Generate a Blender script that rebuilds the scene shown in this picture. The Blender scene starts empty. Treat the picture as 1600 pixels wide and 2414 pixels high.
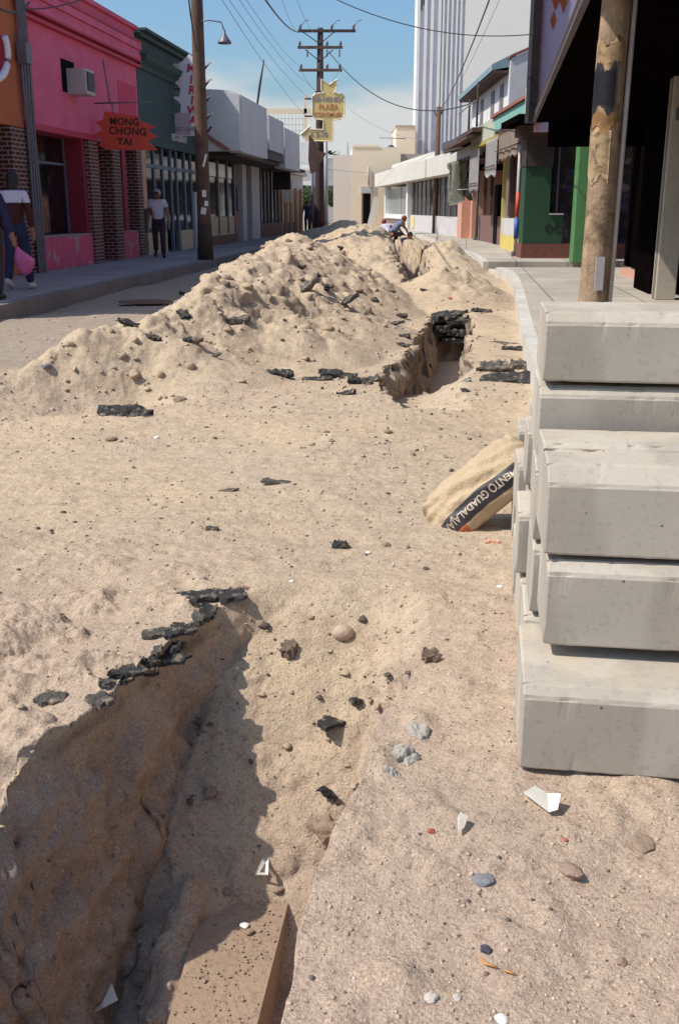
import bpy, bmesh, math, random
import numpy as np
from math import sin, cos, radians, pi, atan2
from mathutils import Vector, Matrix, Euler
random.seed(11)
C = bpy.data.collections.new("Scene"); bpy.context.scene.collection.children.link(C)
sc = bpy.context.scene
# ---------------------------------------------------------------- camera
FPX = 2347.0; TH = atan2(715, FPX); CT, ST = cos(TH), sin(TH); CZ = 1.4
cam = bpy.data.cameras.new("camera"); camo = bpy.data.objects.new("camera", cam); C.objects.link(camo)
cam.sensor_fit = 'VERTICAL'; cam.sensor_height = 36; cam.lens = FPX/2414*36
cam.clip_start = 0.05; cam.clip_end = 2000
camo.location = (0, 0, CZ); camo.rotation_euler = (radians(90)-TH, 0, 0)
sc.camera = camo
# ---------------------------------------------------------------- light
EL = radians(52); SUNV = Vector((-cos(EL)*cos(radians(15)), -cos(EL)*sin(radians(15)), sin(EL)))
w = bpy.data.worlds.new("World"); sc.world = w; w.use_nodes = True
nt = w.node_tree; nt.nodes.clear()
def N(nt, t, **k):
    n = nt.nodes.new(t)
    for a, b in k.items():
        if a[0] == '_':
            n.inputs[a[1:].replace('_', ' ')].default_value = b
        else: setattr(n, a, b)
    return n
out = N(nt, 'ShaderNodeOutputWorld'); bg = N(nt, 'ShaderNodeBackground'); bg.inputs[1].default_value = 0.10
sky = N(nt, 'ShaderNodeTexSky', sky_type='NISHITA', sun_disc=False, sun_elevation=EL,
        sun_rotation=atan2(SUNV.x, SUNV.y), altitude=30, air_density=1.15, dust_density=2.2, ozone_density=1.3)
tc = N(nt, 'ShaderNodeTexCoord'); mp = N(nt, 'ShaderNodeMapping'); mp.inputs['Scale'].default_value = (1, 1, 3.4); mp.inputs['Location'].default_value = (0.35, 0.2, 0.1)
cn = N(nt, 'ShaderNodeTexNoise', _Scale=2.6, _Detail=7.0, _Roughness=0.52)
sx = N(nt, 'ShaderNodeSeparateXYZ')
m1 = N(nt, 'ShaderNodeMapRange', interpolation_type='SMOOTHSTEP'); m1.inputs[1].default_value = 0.015; m1.inputs[2].default_value = 0.235; m1.inputs[3].default_value = 0.34; m1.inputs[4].default_value = -0.16
ad = N(nt, 'ShaderNodeMath', operation='ADD')
m2 = N(nt, 'ShaderNodeMapRange', interpolation_type='SMOOTHSTEP'); m2.inputs[1].default_value = 0.50; m2.inputs[2].default_value = 0.68
mx = N(nt, 'ShaderNodeMix', data_type='RGBA'); mx.inputs['B'].default_value = (5.6, 5.75, 5.75, 1)
hb = N(nt, 'ShaderNodeMix', data_type='RGBA', blend_type='MULTIPLY'); hb.inputs[0].default_value = 1; hb.inputs['B'].default_value = (.84, 1.08, 1.28, 1)
L = nt.links.new
L(tc.outputs['Generated'], mp.inputs[0]); L(mp.outputs[0], cn.inputs[0]); L(tc.outputs['Generated'], sx.inputs[0])
L(sx.outputs[2], m1.inputs[0]); L(cn.outputs[0], ad.inputs[0]); L(m1.outputs[0], ad.inputs[1]); L(ad.outputs[0], m2.inputs[0])
L(sky.outputs[0], hb.inputs['A']); L(hb.outputs['Result'], mx.inputs['A']); L(m2.outputs[0], mx.inputs[0]); L(mx.outputs['Result'], bg.inputs[0]); L(bg.outputs[0], out.inputs[0])
sun = bpy.data.lights.new("sun", 'SUN'); sun.energy = 3.9; sun.angle = radians(0.6); sun.color = (1, 0.94, 0.84)
so = bpy.data.objects.new("sun", sun); C.objects.link(so); so.rotation_euler = SUNV.to_track_quat('Z', 'Y').to_euler()
sc.view_settings.view_transform = 'Standard'; sc.view_settings.look = 'None'; sc.view_settings.exposure = 0.27; sc.view_settings.gamma = 1
try: sc.cycles.max_bounces = 6
except Exception: pass
# ---------------------------------------------------------------- picture point -> real place
ANG = radians(6.1); SA, CA = sin(ANG), cos(ANG)
def ray(x, y):
    v = 1207-y; return (x-800, FPX*CT+v*ST, -FPX*ST+v*CT)
def G(x, y, z=0.0):
    r = ray(x, y); t = (z-CZ)/r[2]; return Vector((r[0]*t, r[1]*t, z))
def D(x, y, d):
    r = ray(x, y); t = d/r[1]; return Vector((r[0]*t, d, CZ+r[2]*t))
def W(l, s, z=0.0): return Vector((l*CA+s*SA, -l*SA+s*CA, z))
# ---------------------------------------------------------------- materials
MATS = {}
def mat(name, col, rough=0.8, var=0.12, scale=6.0, bump=0.0, bscale=40.0, speck=0.0, sscale=120.0, spcol=None, metal=0.0, stain=0.0, streak=0.0, alpha=1.0, spec=None):
    if name in MATS: return MATS[name]
    m = bpy.data.materials.new(name); m.use_nodes = True; t = m.node_tree; b = t.nodes['Principled BSDF']
    b.inputs['Roughness'].default_value = rough; b.inputs['Metallic'].default_value = metal
    if spec is not None: b.inputs['Specular IOR Level'].default_value = spec
    l = t.links.new; co = N(t, 'ShaderNodeTexCoord'); base = None
    n1 = N(t, 'ShaderNodeTexNoise', _Scale=scale, _Detail=6.0, _Roughness=0.6); l(co.outputs['Object'], n1.inputs[0])
    r1 = N(t, 'ShaderNodeMapRange'); r1.inputs[1].default_value = .3; r1.inputs[2].default_value = .7; r1.inputs[3].default_value = 1-var; r1.inputs[4].default_value = 1+var
    l(n1.outputs[0], r1.inputs[0])
    mm = N(t, 'ShaderNodeMix', data_type='RGBA', blend_type='MULTIPLY'); mm.inputs[0].default_value = 1; mm.inputs['A'].default_value = (*col, 1)
    l(r1.outputs[0], mm.inputs['B']); base = mm.outputs['Result']
    def over(fac, c, blend='MIX'):
        nonlocal base
        q = N(t, 'ShaderNodeMix', data_type='RGBA', blend_type=blend); l(base, q.inputs['A']); q.inputs['B'].default_value = (*c, 1); l(fac, q.inputs[0]); base = q.outputs['Result']
    if stain:
        n = N(t, 'ShaderNodeTexNoise', _Scale=scale*.45, _Detail=8.0, _Roughness=0.7); l(co.outputs['Object'], n.inputs[0])
        r = N(t, 'ShaderNodeMapRange'); r.inputs[1].default_value = .52; r.inputs[2].default_value = .72; r.inputs[3].default_value = 0; r.inputs[4].default_value = stain; l(n.outputs[0], r.inputs[0])
        over(r.outputs[0], tuple(c*.45 for c in col))
    if streak:
        mpp = N(t, 'ShaderNodeMapping'); mpp.inputs['Scale'].default_value = (9, 9, .7); l(co.outputs['Object'], mpp.inputs[0])
        n = N(t, 'ShaderNodeTexNoise', _Scale=1.3, _Detail=5.0); l(mpp.outputs[0], n.inputs[0])
        r = N(t, 'ShaderNodeMapRange'); r.inputs[1].default_value = .5; r.inputs[2].default_value = .75; r.inputs[3].default_value = 0; r.inputs[4].default_value = streak; l(n.outputs[0], r.inputs[0])
        over(r.outputs[0], tuple(c*.35 for c in col))
    if speck:
        n = N(t, 'ShaderNodeTexNoise', _Scale=sscale, _Detail=3.0); l(co.outputs['Object'], n.inputs[0])
        r = N(t, 'ShaderNodeMapRange'); r.inputs[1].default_value = .56; r.inputs[2].default_value = .66; r.inputs[3].default_value = 0; r.inputs[4].default_value = speck; l(n.outputs[0], r.inputs[0])
        over(r.outputs[0], spcol or tuple(c*.4 for c in col))
    l(base, b.inputs['Base Color'])
    if bump:
        n = N(t, 'ShaderNodeTexNoise', _Scale=bscale, _Detail=6.0, _Roughness=0.65); l(co.outputs['Object'], n.inputs[0])
        bp = N(t, 'ShaderNodeBump'); bp.inputs['Strength'].default_value = bump; bp.inputs['Distance'].default_value = 1.0/bscale; l(n.outputs[0], bp.inputs['Height']); l(bp.outputs[0], b.inputs['Normal'])
    MATS[name] = m; return m
def brickmat(name, c1, c2, mortar, sc_=1.0):
    m = bpy.data.materials.new(name); m.use_nodes = True; t = m.node_tree; b = t.nodes['Principled BSDF']; l = t.links.new
    b.inputs['Roughness'].default_value = .9
    co = N(t, 'ShaderNodeTexCoord'); s = N(t, 'ShaderNodeSeparateXYZ'); l(co.outputs['Object'], s.inputs[0])
    a = N(t, 'ShaderNodeMath', operation='ADD'); l(s.outputs[0], a.inputs[0]); l(s.outputs[1], a.inputs[1])
    c = N(t, 'ShaderNodeCombineXYZ'); l(a.outputs[0], c.inputs[0]); l(s.outputs[2], c.inputs[1])
    br = N(t, 'ShaderNodeTexBrick'); br.inputs['Scale'].default_value = 1/sc_
    br.inputs['Brick Width'].default_value = .22; br.inputs['Row Height'].default_value = .078; br.inputs['Mortar Size'].default_value = .011
    br.inputs['Color1'].default_value = (*c1, 1); br.inputs['Color2'].default_value = (*c2, 1); br.inputs['Mortar'].default_value = (*mortar, 1)
    l(c.outputs[0], br.inputs[0])
    n = N(t, 'ShaderNodeTexNoise', _Scale=14.0, _Detail=5.0); l(co.outputs['Object'], n.inputs[0])
    r = N(t, 'ShaderNodeMapRange'); r.inputs[3].default_value = .6; r.inputs[4].default_value = 1.35; l(n.outputs[0], r.inputs[0])
    q = N(t, 'ShaderNodeMix', data_type='RGBA', blend_type='MULTIPLY'); q.inputs[0].default_value = 1; l(br.outputs[0], q.inputs['A']); l(r.outputs[0], q.inputs['B'])
    l(q.outputs['Result'], b.inputs['Base Color'])
    bp = N(t, 'ShaderNodeBump'); bp.inputs['Strength'].default_value = .6; bp.inputs['Distance'].default_value = .01; bp.invert = True; l(br.outputs[1], bp.inputs['Height']); l(bp.outputs[0], b.inputs['Normal'])
    return m
def glassmat(name, col, tr):
    m = bpy.data.materials.new(name); m.use_nodes = True; t = m.node_tree; b = t.nodes['Principled BSDF']; l = t.links.new
    b.inputs['Base Color'].default_value = (*col, 1); b.inputs['Roughness'].default_value = .06
    x = N(t, 'ShaderNodeBsdfTransparent'); mxs = N(t, 'ShaderNodeMixShader'); mxs.inputs[0].default_value = tr
    o = t.nodes['Material Output']; l(b.outputs[0], mxs.inputs[1]); l(x.outputs[0], mxs.inputs[2]); l(mxs.outputs[0], o.inputs[0])
    return m
def multimat(name, cols, scale=6.0, rough=.8, aspect=(1, 1, 1)):
    m = bpy.data.materials.new(name); m.use_nodes = True; t = m.node_tree; b = t.nodes['Principled BSDF']; l = t.links.new
    b.inputs['Roughness'].default_value = rough
    co = N(t, 'ShaderNodeTexCoord'); mpp = N(t, 'ShaderNodeMapping'); mpp.inputs['Scale'].default_value = aspect; l(co.outputs['Object'], mpp.inputs[0])
    v = N(t, 'ShaderNodeTexVoronoi', _Scale=scale); l(mpp.outputs[0], v.inputs[0])
    s = N(t, 'ShaderNodeSeparateColor'); l(v.outputs['Color'], s.inputs[0])
    r = N(t, 'ShaderNodeValToRGB'); r.color_ramp.interpolation = 'CONSTANT'
    e = r.color_ramp.elements; e[0].color = (*cols[0], 1); e[1].position = 1/len(cols); e[1].color = (*cols[1], 1)
    for i in range(2, len(cols)): q = e.new(i/len(cols)); q.color = (*cols[i], 1)
    l(s.outputs[0], r.inputs[0]); l(r.outputs[0], b.inputs['Base Color']); return m
M = {}
M['concrete'] = mat('kerb_concrete', (.48, .425, .355), .9, .09, 2.2, .13, 140, .3, 60, (.30, .26, .22), stain=.38)
def walkmat(name, col):
    m = mat(name, col, .9, .14, 1.3, .25, 60, .35, 26, tuple(c*.6 for c in col), stain=.45); t = m.node_tree; l = t.links.new; b = t.nodes['Principled BSDF']; src = b.inputs['Base Color'].links[0].from_socket
    co = N(t, 'ShaderNodeTexCoord'); mp_ = N(t, 'ShaderNodeMapping'); mp_.inputs['Rotation'].default_value = (0, 0, radians(7)); l(co.outputs['Object'], mp_.inputs[0])
    br = N(t, 'ShaderNodeTexBrick', offset=.0); br.inputs['Scale'].default_value = 1.0; br.inputs['Brick Width'].default_value = 1.2; br.inputs['Row Height'].default_value = 1.35; br.inputs['Mortar Size'].default_value = .011; br.inputs['Color1'].default_value = (1, 1, 1, 1); br.inputs['Color2'].default_value = (.86, .86, .86, 1); br.inputs['Mortar'].default_value = (.35, .33, .3, 1); l(mp_.outputs[0], br.inputs[0])
    q = N(t, 'ShaderNodeMix', data_type='RGBA', blend_type='MULTIPLY'); q.inputs[0].default_value = 1; l(src, q.inputs['A']); l(br.outputs[0], q.inputs['B'])
    v = N(t, 'ShaderNodeTexVoronoi', feature='DISTANCE_TO_EDGE', _Scale=.8); n = N(t, 'ShaderNodeTexNoise', _Scale=3.0, _Detail=4.0); l(co.outputs['Object'], n.inputs[0]); l(n.outputs[1], v.inputs[0])
    r = N(t, 'ShaderNodeMapRange'); r.inputs[1].default_value = .0; r.inputs[2].default_value = .006; r.inputs[3].default_value = .7; r.inputs[4].default_value = 0; l(v.outputs[0], r.inputs[0])
    q2 = N(t, 'ShaderNodeMix', data_type='RGBA'); l(r.outputs[0], q2.inputs[0]); l(q.outputs['Result'], q2.inputs['A']); q2.inputs['B'].default_value = (.10, .085, .07, 1); l(q2.outputs['Result'], b.inputs['Base Color']); return m
M['walk'] = walkmat('sidewalk_concrete', (.44, .385, .32)); M['walkl'] = walkmat('old_and_shade_concrete', (.34, .30, .29))
M['kerbl'] = mat('pale_kerb_concrete', (.56, .52, .46), .9, .12, 2, .3, 50, .3, 30, stain=.4)
M['clodb'] = mat('brown_clod', (.17, .115, .085), .95, .3, 12, .8, 40)
# kerb block concrete: air holes, sand dust lying on upward faces
_m = M['concrete']; t = _m.node_tree; l = t.links.new; b = t.nodes['Principled BSDF']; src = b.inputs['Base Color'].links[0].from_socket
_co = N(t, 'ShaderNodeTexCoord'); v = N(t, 'ShaderNodeTexVoronoi', _Scale=24.0); l(_co.outputs['Object'], v.inputs[0]); s1 = N(t, 'ShaderNodeSeparateColor'); l(v.outputs['Color'], s1.inputs[0])
m_a = N(t, 'ShaderNodeMath', operation='MULTIPLY'); l(s1.outputs[0], m_a.inputs[0]); m_a.inputs[1].default_value = .16; m_b = N(t, 'ShaderNodeMath', operation='LESS_THAN'); l(v.outputs['Distance'], m_b.inputs[0]); l(m_a.outputs[0], m_b.inputs[1])
m_c = N(t, 'ShaderNodeMath', operation='GREATER_THAN'); l(s1.outputs[1], m_c.inputs[0]); m_c.inputs[1].default_value = .6; m_d = N(t, 'ShaderNodeMath', operation='MULTIPLY'); l(m_b.outputs[0], m_d.inputs[0]); l(m_c.outputs[0], m_d.inputs[1])
q = N(t, 'ShaderNodeMix', data_type='RGBA'); l(m_d.outputs[0], q.inputs[0]); l(src, q.inputs['A']); q.inputs['B'].default_value = (.16, .13, .11, 1)
# lighter laitance patches with sharp drip edges
oi = N(t, 'ShaderNodeObjectInfo'); mp_ = N(t, 'ShaderNodeMapping'); mp_.inputs['Scale'].default_value = (2.4, 2.4, .5); l(_co.outputs['Object'], mp_.inputs[0]); ofs = N(t, 'ShaderNodeVectorMath', operation='ADD'); l(mp_.outputs[0], ofs.inputs[0]); mm_ = N(t, 'ShaderNodeVectorMath', operation='SCALE'); mm_.inputs[0].default_value = (9, 7, 5); l(oi.outputs['Random'], mm_.inputs['Scale']); l(mm_.outputs[0], ofs.inputs[1])
n = N(t, 'ShaderNodeTexNoise', _Scale=1.6, _Detail=3.0); l(ofs.outputs[0], n.inputs[0]); r = N(t, 'ShaderNodeMapRange'); r.inputs[1].default_value = .47; r.inputs[2].default_value = .53; r.inputs[3].default_value = 0; r.inputs[4].default_value = .55; l(n.outputs[0], r.inputs[0])
q1 = N(t, 'ShaderNodeMix', data_type='RGBA', blend_type='MULTIPLY'); l(r.outputs[0], q1.inputs[0]); l(q.outputs['Result'], q1.inputs['A']); q1.inputs['B'].default_value = (.74, .72, .70, 1)
ge = N(t, 'ShaderNodeNewGeometry'); sz_ = N(t, 'ShaderNodeSeparateXYZ'); l(ge.outputs['True Normal'], sz_.inputs[0]); r2 = N(t, 'ShaderNodeMapRange'); r2.inputs[1].default_value = .6; r2.inputs[2].default_value = .95; l(sz_.outputs[2], r2.inputs[0])
n2 = N(t, 'ShaderNodeTexNoise', _Scale=7.0, _Detail=7.0, _Roughness=.7); l(_co.outputs['Object'], n2.inputs[0]); r3 = N(t, 'ShaderNodeMapRange'); r3.inputs[1].default_value = .42; r3.inputs[2].default_value = .66; r3.inputs[3].default_value = 0; r3.inputs[4].default_value = .75; l(n2.outputs[0], r3.inputs[0])
m_e = N(t, 'ShaderNodeMath', operation='MULTIPLY'); l(r2.outputs[0], m_e.inputs[0]); l(r3.outputs[0], m_e.inputs[1]); q2 = N(t, 'ShaderNodeMix', data_type='RGBA'); l(m_e.outputs[0], q2.inputs[0]); l(q1.outputs['Result'], q2.inputs['A']); q2.inputs['B'].default_value = (.52, .42, .31, 1); l(q2.outputs['Result'], b.inputs['Base Color'])
M['kerbgrey'] = mat('kerb_grey', (.17, .155, .145), .9, .15, 2, .2, 50, stain=.5)
M['asphalt'] = mat('broken_asphalt', (.035, .031, .029), .85, .35, 14, .9, 60, .75, 26, (.26, .20, .14))
M['asphalt2'] = mat('dusty_asphalt', (.10, .085, .07), .9, .4, 12, .9, 50, .8, 20, (.36, .28, .2))
M['wood'] = mat('pole_wood', (.13, .075, .05), .85, .3, 5, .7, 30, stain=.5, streak=.5)
M['woodl'] = mat('pole_wood_pale', (.34, .23, .145), .85, .35, 7, .5, 40, .8, 5, (.10, .055, .03), stain=.7, streak=.85)
M['woodd'] = mat('pole_wood_dark', (.06, .032, .03), .85, .3, 5, .6, 30)
M['pink'] = mat('pink_paint', (.70, .125, .235), .8, .10, 2, .15, 50, stain=.22, streak=.16)
M['pinkd'] = mat('deep_pink_trim', (.50, .04, .085), .7, .08, 3)
M['pinkb'] = mat('peeling_pink', (.62, .085, .17), .8, .08, 3, .2, 50, .85, 3.2, (.42, .30, .28))
M['orange'] = mat('orange_paint', (.46, .13, .045), .8, .12, 2, stain=.3, streak=.25)
M['green'] = mat('dark_green_paint', (.035, .07, .07), .75, .15, 2, stain=.3)
M['bluegrey'] = mat('blue_grey_frame', (.13, .17, .22), .6, .1, 5)
M['cream'] = mat('cream_tile', (.50, .38, .24), .6, .3, 9)
M['white'] = mat('white_wall', (.70, .69, .68), .85, .06, 1.5, .25, 25, stain=.12)
M['whitef'] = mat('white_fascia', (.62, .60, .62), .85, .07, 1.2, .5, 14, stain=.1)
M['canopyw'] = mat('canopy_cream', (.60, .56, .50), .85, .06, .8, stain=.2)
M['tower'] = mat('tower_render', (.80, .77, .72), .85, .03, .6, stain=.06)
M['lav'] = mat('tower_recess', (.58, .585, .69), .5, .12, .8)
M['peach'] = mat('peach_render', (.86, .70, .50), .85, .04, .4, stain=.08)
M['peachd'] = mat('peach_shop', (.58, .31, .22), .8, .12, 2, stain=.2)
M['beige'] = mat('beige_parapet', (.48, .38, .31), .85, .08, 1)
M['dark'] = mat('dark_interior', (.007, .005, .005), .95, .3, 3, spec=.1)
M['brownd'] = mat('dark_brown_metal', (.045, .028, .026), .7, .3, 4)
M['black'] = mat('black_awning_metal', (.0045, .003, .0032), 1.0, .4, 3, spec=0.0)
M['fascia'] = mat('grey_mauve_fascia', (.085, .068, .078), .8, .25, 3, stain=.3)
M['redb'] = mat('rust_red_bulkhead', (.17, .075, .06), .8, .2, 4)
M['ochre'] = mat('ochre_wall', (.42, .26, .15), .85, .2, 1.5, stain=.3)
M['oldwhite'] = mat('old_cream_wall', (.55, .50, .45), .85, .1, 1.5, stain=.3)
M['lime'] = mat('bright_green_paint', (.075, .20, .066), .7, .12, 2, stain=.15)
M['gdark'] = mat('shop_green_paint', (.018, .062, .028), .7, .15, 2, stain=.15)
M['yellow'] = mat('yellow_paint', (.62, .50, .13), .75, .08, 2, stain=.2)
M['greyw'] = mat('pale_grey_wall', (.55, .52, .52), .8, .08, 2, stain=.2)
M['teal'] = mat('teal_fascia_paint', (.20, .42, .35), .7, .1, 2)
M['blueroof'] = mat('blue_grey_eave', (.20, .28, .32), .7, .1, 2)
M['brown'] = mat('brown_wood', (.09, .045, .035), .8, .3, 4)
M['tile'] = mat('red_roof_tile', (.25, .09, .06), .85, .3, 9)
M['canvas'] = mat('tan_canvas', (.50, .38, .30), .9, .1, 3, streak=.5)
M['wcanvas'] = mat('white_canvas', (.56, .52, .51), .9, .1, 3, streak=.3)
M['gcanvas'] = mat('grey_green_canvas', (.38, .38, .31), .9, .12, 3, streak=.5)
M['metal'] = mat('grey_metal', (.16, .15, .17), .5, .15, 6, metal=.3)
M['metall'] = mat('pale_metal', (.42, .38, .38), .5, .1, 6)
M['wire'] = mat('black_cable', (.045, .045, .05), .6, .05)
M['cable2'] = mat('grey_cable', (.25, .27, .30), .6, .05)
M['signy'] = mat('sign_yellow', (.80, .58, .22), .6, .05, 2)
M['signr'] = mat('sign_red', (.60, .075, .035), .6, .08, 3)
M['ink'] = mat('ink_black', (.02, .015, .015), .6, .05)
M['inkr'] = mat('ink_red', (.60, .04, .09), .6, .05)
M['inkg'] = mat('ink_grey', (.30, .24, .30), .6, .05)
M['inko'] = mat('ink_orange', (.62, .22, .08), .6, .05)
M['signw'] = mat('sign_white', (.78, .74, .78), .6, .05, 2)
M['paper'] = mat('cement_paper', (.52, .385, .245), .8, .12, 9, .6, 22, stain=.3)
M['stripe'] = mat('black_print', (.035, .03, .035), .6, .1, 6)
M['wpaper'] = mat('white_paper', (.76, .72, .65), .8, .06, 20)
M['skin'] = mat('skin_brown', (.26, .12, .075), .6, .08)
M['hairb'] = mat('black_hair', (.012, .01, .01), .6, .1)
M['hairg'] = mat('grey_hair', (.30, .28, .29), .7, .1)
M['shirtw'] = mat('white_cotton', (.62, .56, .66), .9, .05, 5)
M['maroon'] = mat('maroon_knit', (.06, .010, .010), .9, .1)
M['denim'] = mat('dark_denim', (.02, .025, .07), .9, .15)
M['trous'] = mat('dark_trousers', (.035, .025, .035), .9, .1)
M['navy'] = mat('navy_cloth', (.012, .016, .06), .9, .1)
M['shoew'] = mat('white_shoe', (.5, .48, .46), .7, .1)
M['shoeb'] = mat('black_shoe', (.02, .015, .015), .5, .1)
M['pinkbag'] = mat('pink_plastic', (.60, .12, .30), .4, .15, 12)
M['cap'] = mat('orange_red_cap', (.30, .06, .03), .7, .1)
M['bluesh'] = mat('blue_grey_shirt', (.16, .18, .27), .9, .1)
M['foliage'] = mat('hedge_leaf', (.035, .07, .022), .7, .4, 8)
M['palm'] = mat('palm_leaf', (.07, .09, .045), .7, .3, 8)
M['stoneg'] = mat('grey_stone', (.20, .19, .20), .8, .12, 20, .3, 60)
M['stonel'] = mat('pale_stone', (.50, .44, .38), .8, .1, 20, .3, 60)
M['stoned'] = mat('dark_stone', (.06, .055, .07), .6, .2, 20, .3, 60)
M['stoner'] = mat('red_brick_bit', (.36, .085, .05), .8, .15, 20)
M['soil'] = mat('soil_clod', (.32, .22, .16), .95, .15, 10, .7, 50)
M['peel'] = mat('orange_peel', (.62, .27, .05), .6, .15, 30)
M['sandball'] = mat('sandy_clod', (.47, .34, .25), .95, .1, 10, .4, 60)
M['sconc'] = mat('crumbled_concrete', (.42, .38, .33), .95, .15, 12, .8, 40, .3, 40)
M['brick'] = brickmat('old_brick', (.12, .035, .025), (.07, .022, .02), (.34, .25, .22))
M['glass'] = glassmat('shop_glass', (.02, .02, .025), .55)
M['glassg'] = mat('grey_curtained_glass', (.24, .27, .26), .25, .35, 3, streak=.7)
M['glassb'] = mat('bright_transom', (.72, .76, .74), .3, .05, 2)
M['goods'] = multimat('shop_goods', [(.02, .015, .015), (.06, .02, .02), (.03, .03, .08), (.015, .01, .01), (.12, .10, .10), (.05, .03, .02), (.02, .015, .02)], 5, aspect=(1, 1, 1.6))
M['goodsw'] = multimat('shop_goods_bright', [(.02, .02, .02), (.10, .10, .16), (.02, .02, .02), (.3, .27, .25), (.05, .03, .03), (.12, .03, .03)], 7)
M['towerglass'] = M['lav']
M['treeb'] = mat('trunk_bark', (.10, .07, .05), .9, .2)
# ---------------------------------------------------------------- object helpers
def tag(o, label=None, cat=None, group=None, kind=None):
    if label: o['label'] = label
    if cat: o['category'] = cat
    if group: o['group'] = group
    if kind: o['kind'] = kind
    return o
def thing(name, label, cat, loc=(0, 0, 0), rz=0.0, group=None):
    o = bpy.data.objects.new(name, None); C.objects.link(o); o.location = loc; o.rotation_euler = (0, 0, rz); o.empty_display_size = .2
    return tag(o, label, cat, group)
def link(name, me, m, parent=None, smooth=False):
    o = bpy.data.objects.new(name, me); C.objects.link(o)
    if m is not None and not me.materials: me.materials.append(m)
    if parent is not None: o.parent = parent
    if smooth:
        for p in me.polygons: p.use_smooth = True
    return o
def fin(name, bm, m, parent=None, smooth=False, mats=None):
    bmesh.ops.recalc_face_normals(bm, faces=bm.faces[:])
    me = bpy.data.meshes.new(name); bm.to_mesh(me); bm.free()
    if mats:
        for q in mats: me.materials.append(q)
    return link(name, me, m if not mats else None, parent, smooth)
def bxm(bm, x0, x1, y0, y1, z0, z1, rot=None, at=None):
    vs = [bm.verts.new((x, y, z)) for x in (x0, x1) for y in (y0, y1) for z in (z0, z1)]
    for f in ((0, 1, 3, 2), (4, 6, 7, 5), (0, 4, 5, 1), (2, 3, 7, 6), (0, 2, 6, 4), (1, 5, 7, 3)): bm.faces.new([vs[i] for i in f])
    return vs
def box(name, m, parent, *boxes, bevel=0.0):
    bm = bmesh.new()
    for b in boxes: bxm(bm, *b)
    if bevel: bmesh.ops.bevel(bm, geom=bm.edges[:], offset=bevel, segments=2, affect='EDGES', profile=.6)
    return fin(name, bm, m, parent)
def boxes(name, m, parent, *bs, bevel=0.0):
    for q in bs: box(name, m, parent, q, bevel=bevel)
def prism(name, m, parent, pts, axis, a0, a1, bevel=0.0):
    """pts 2-D outline in the two other axes, extruded on axis from a0 to a1"""
    bm = bmesh.new()
    def mk(p, a): return {'x': (a, p[0], p[1]), 'y': (p[0], a, p[1]), 'z': (p[0], p[1], a)}[axis]
    A = [bm.verts.new(mk(p, a0)) for p in pts]; B = [bm.verts.new(mk(p, a1)) for p in pts]
    bm.faces.new(A); bm.faces.new(B[::-1]); n = len(pts)
    for i in range(n): bm.faces.new((A[i], A[(i+1) % n], B[(i+1) % n], B[i]))
    if bevel: bmesh.ops.bevel(bm, geom=bm.edges[:], offset=bevel, segments=1, affect='EDGES')
    return fin(name, bm, m, parent)
def tubem(bm, pts, radii, seg=8, cap=True):
    pts = [Vector(p) for p in pts]; n = len(pts); rings = []
    if not hasattr(radii, '__len__'): radii = [radii]*n
    for i, p in enumerate(pts):
        d = (pts[min(i+1, n-1)]-pts[max(i-1, 0)]).normalized()
        u = d.cross(Vector((0, 1, 0)) if abs(d.z) > .85 else Vector((0, 0, 1)))
        u.normalize(); v = d.cross(u)
        rings.append([bm.verts.new(p+(u*cos(2*pi*k/seg)+v*sin(2*pi*k/seg))*radii[i]) for k in range(seg)])
    for a, b in zip(rings, rings[1:]):
        for k in range(seg): bm.faces.new((a[k], a[(k+1) % seg], b[(k+1) % seg], b[k]))
    if cap: bm.faces.new(rings[0][::-1]); bm.faces.new(rings[-1])
def tube(name, m, parent, pts, radii, seg=8, smooth=True):
    bm = bmesh.new(); tubem(bm, pts, radii, seg); return fin(name, bm, m, parent, smooth)
def text(name, s, m, parent, loc, rot, size, ext=.006, sx=1.0, shear=0.0, bold=0.0, align='CENTER'):
    cu = bpy.data.curves.new(name, 'FONT'); cu.body = s; cu.size = size; cu.extrude = ext; cu.align_x = align; cu.align_y = 'CENTER'; cu.shear = shear; cu.offset = bold
    cu.space_character = 1.08
    t = bpy.data.objects.new(name, cu); me = bpy.data.meshes.new_from_object(t); bpy.data.objects.remove(t); bpy.data.curves.remove(cu)
    me.name = name
    for v in me.vertices: v.co.x *= sx
    o = link(name, me, m, parent); o.location = loc; o.rotation_euler = rot; return o
# ---------------------------------------------------------------- noise
def _h(ix, iy, iz, seed):
    h = (ix.astype(np.int64)*374761393+iy.astype(np.int64)*668265263+iz.astype(np.int64)*2147483647+seed*1274126177) & 0xffffffff
    h = ((h ^ (h >> 13))*1274126177) & 0xffffffff; h = (h ^ (h >> 16)) & 0xffff
    return h/32767.5-1.0
def vn(x, y, z, seed=0):
    x, y, z = np.broadcast_arrays(np.asarray(x, float), np.asarray(y, float), np.asarray(z, float))
    ix, iy, iz = np.floor(x), np.floor(y), np.floor(z); fx, fy, fz = x-ix, y-iy, z-iz
    fx, fy, fz = [f*f*(3-2*f) for f in (fx, fy, fz)]; r = 0
    for a in (0, 1):
        for b in (0, 1):
            for c in (0, 1):
                r = r+_h(ix+a, iy+b, iz+c, seed)*(fx if a else 1-fx)*(fy if b else 1-fy)*(fz if c else 1-fz)
    return r
def fbm(x, y, z=0.0, oct=4, seed=0, gain=.5):
    r = 0; a = 1.0; f = 1.0
    for o in range(oct):
        r = r+a*vn(np.asarray(x)*f, np.asarray(y)*f, np.asarray(z)*f+o*7.3, seed+o); a *= gain; f *= 2.03
    return r
def sstep(t): t = np.clip(t, 0, 1); return t*t*(3-2*t)
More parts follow.
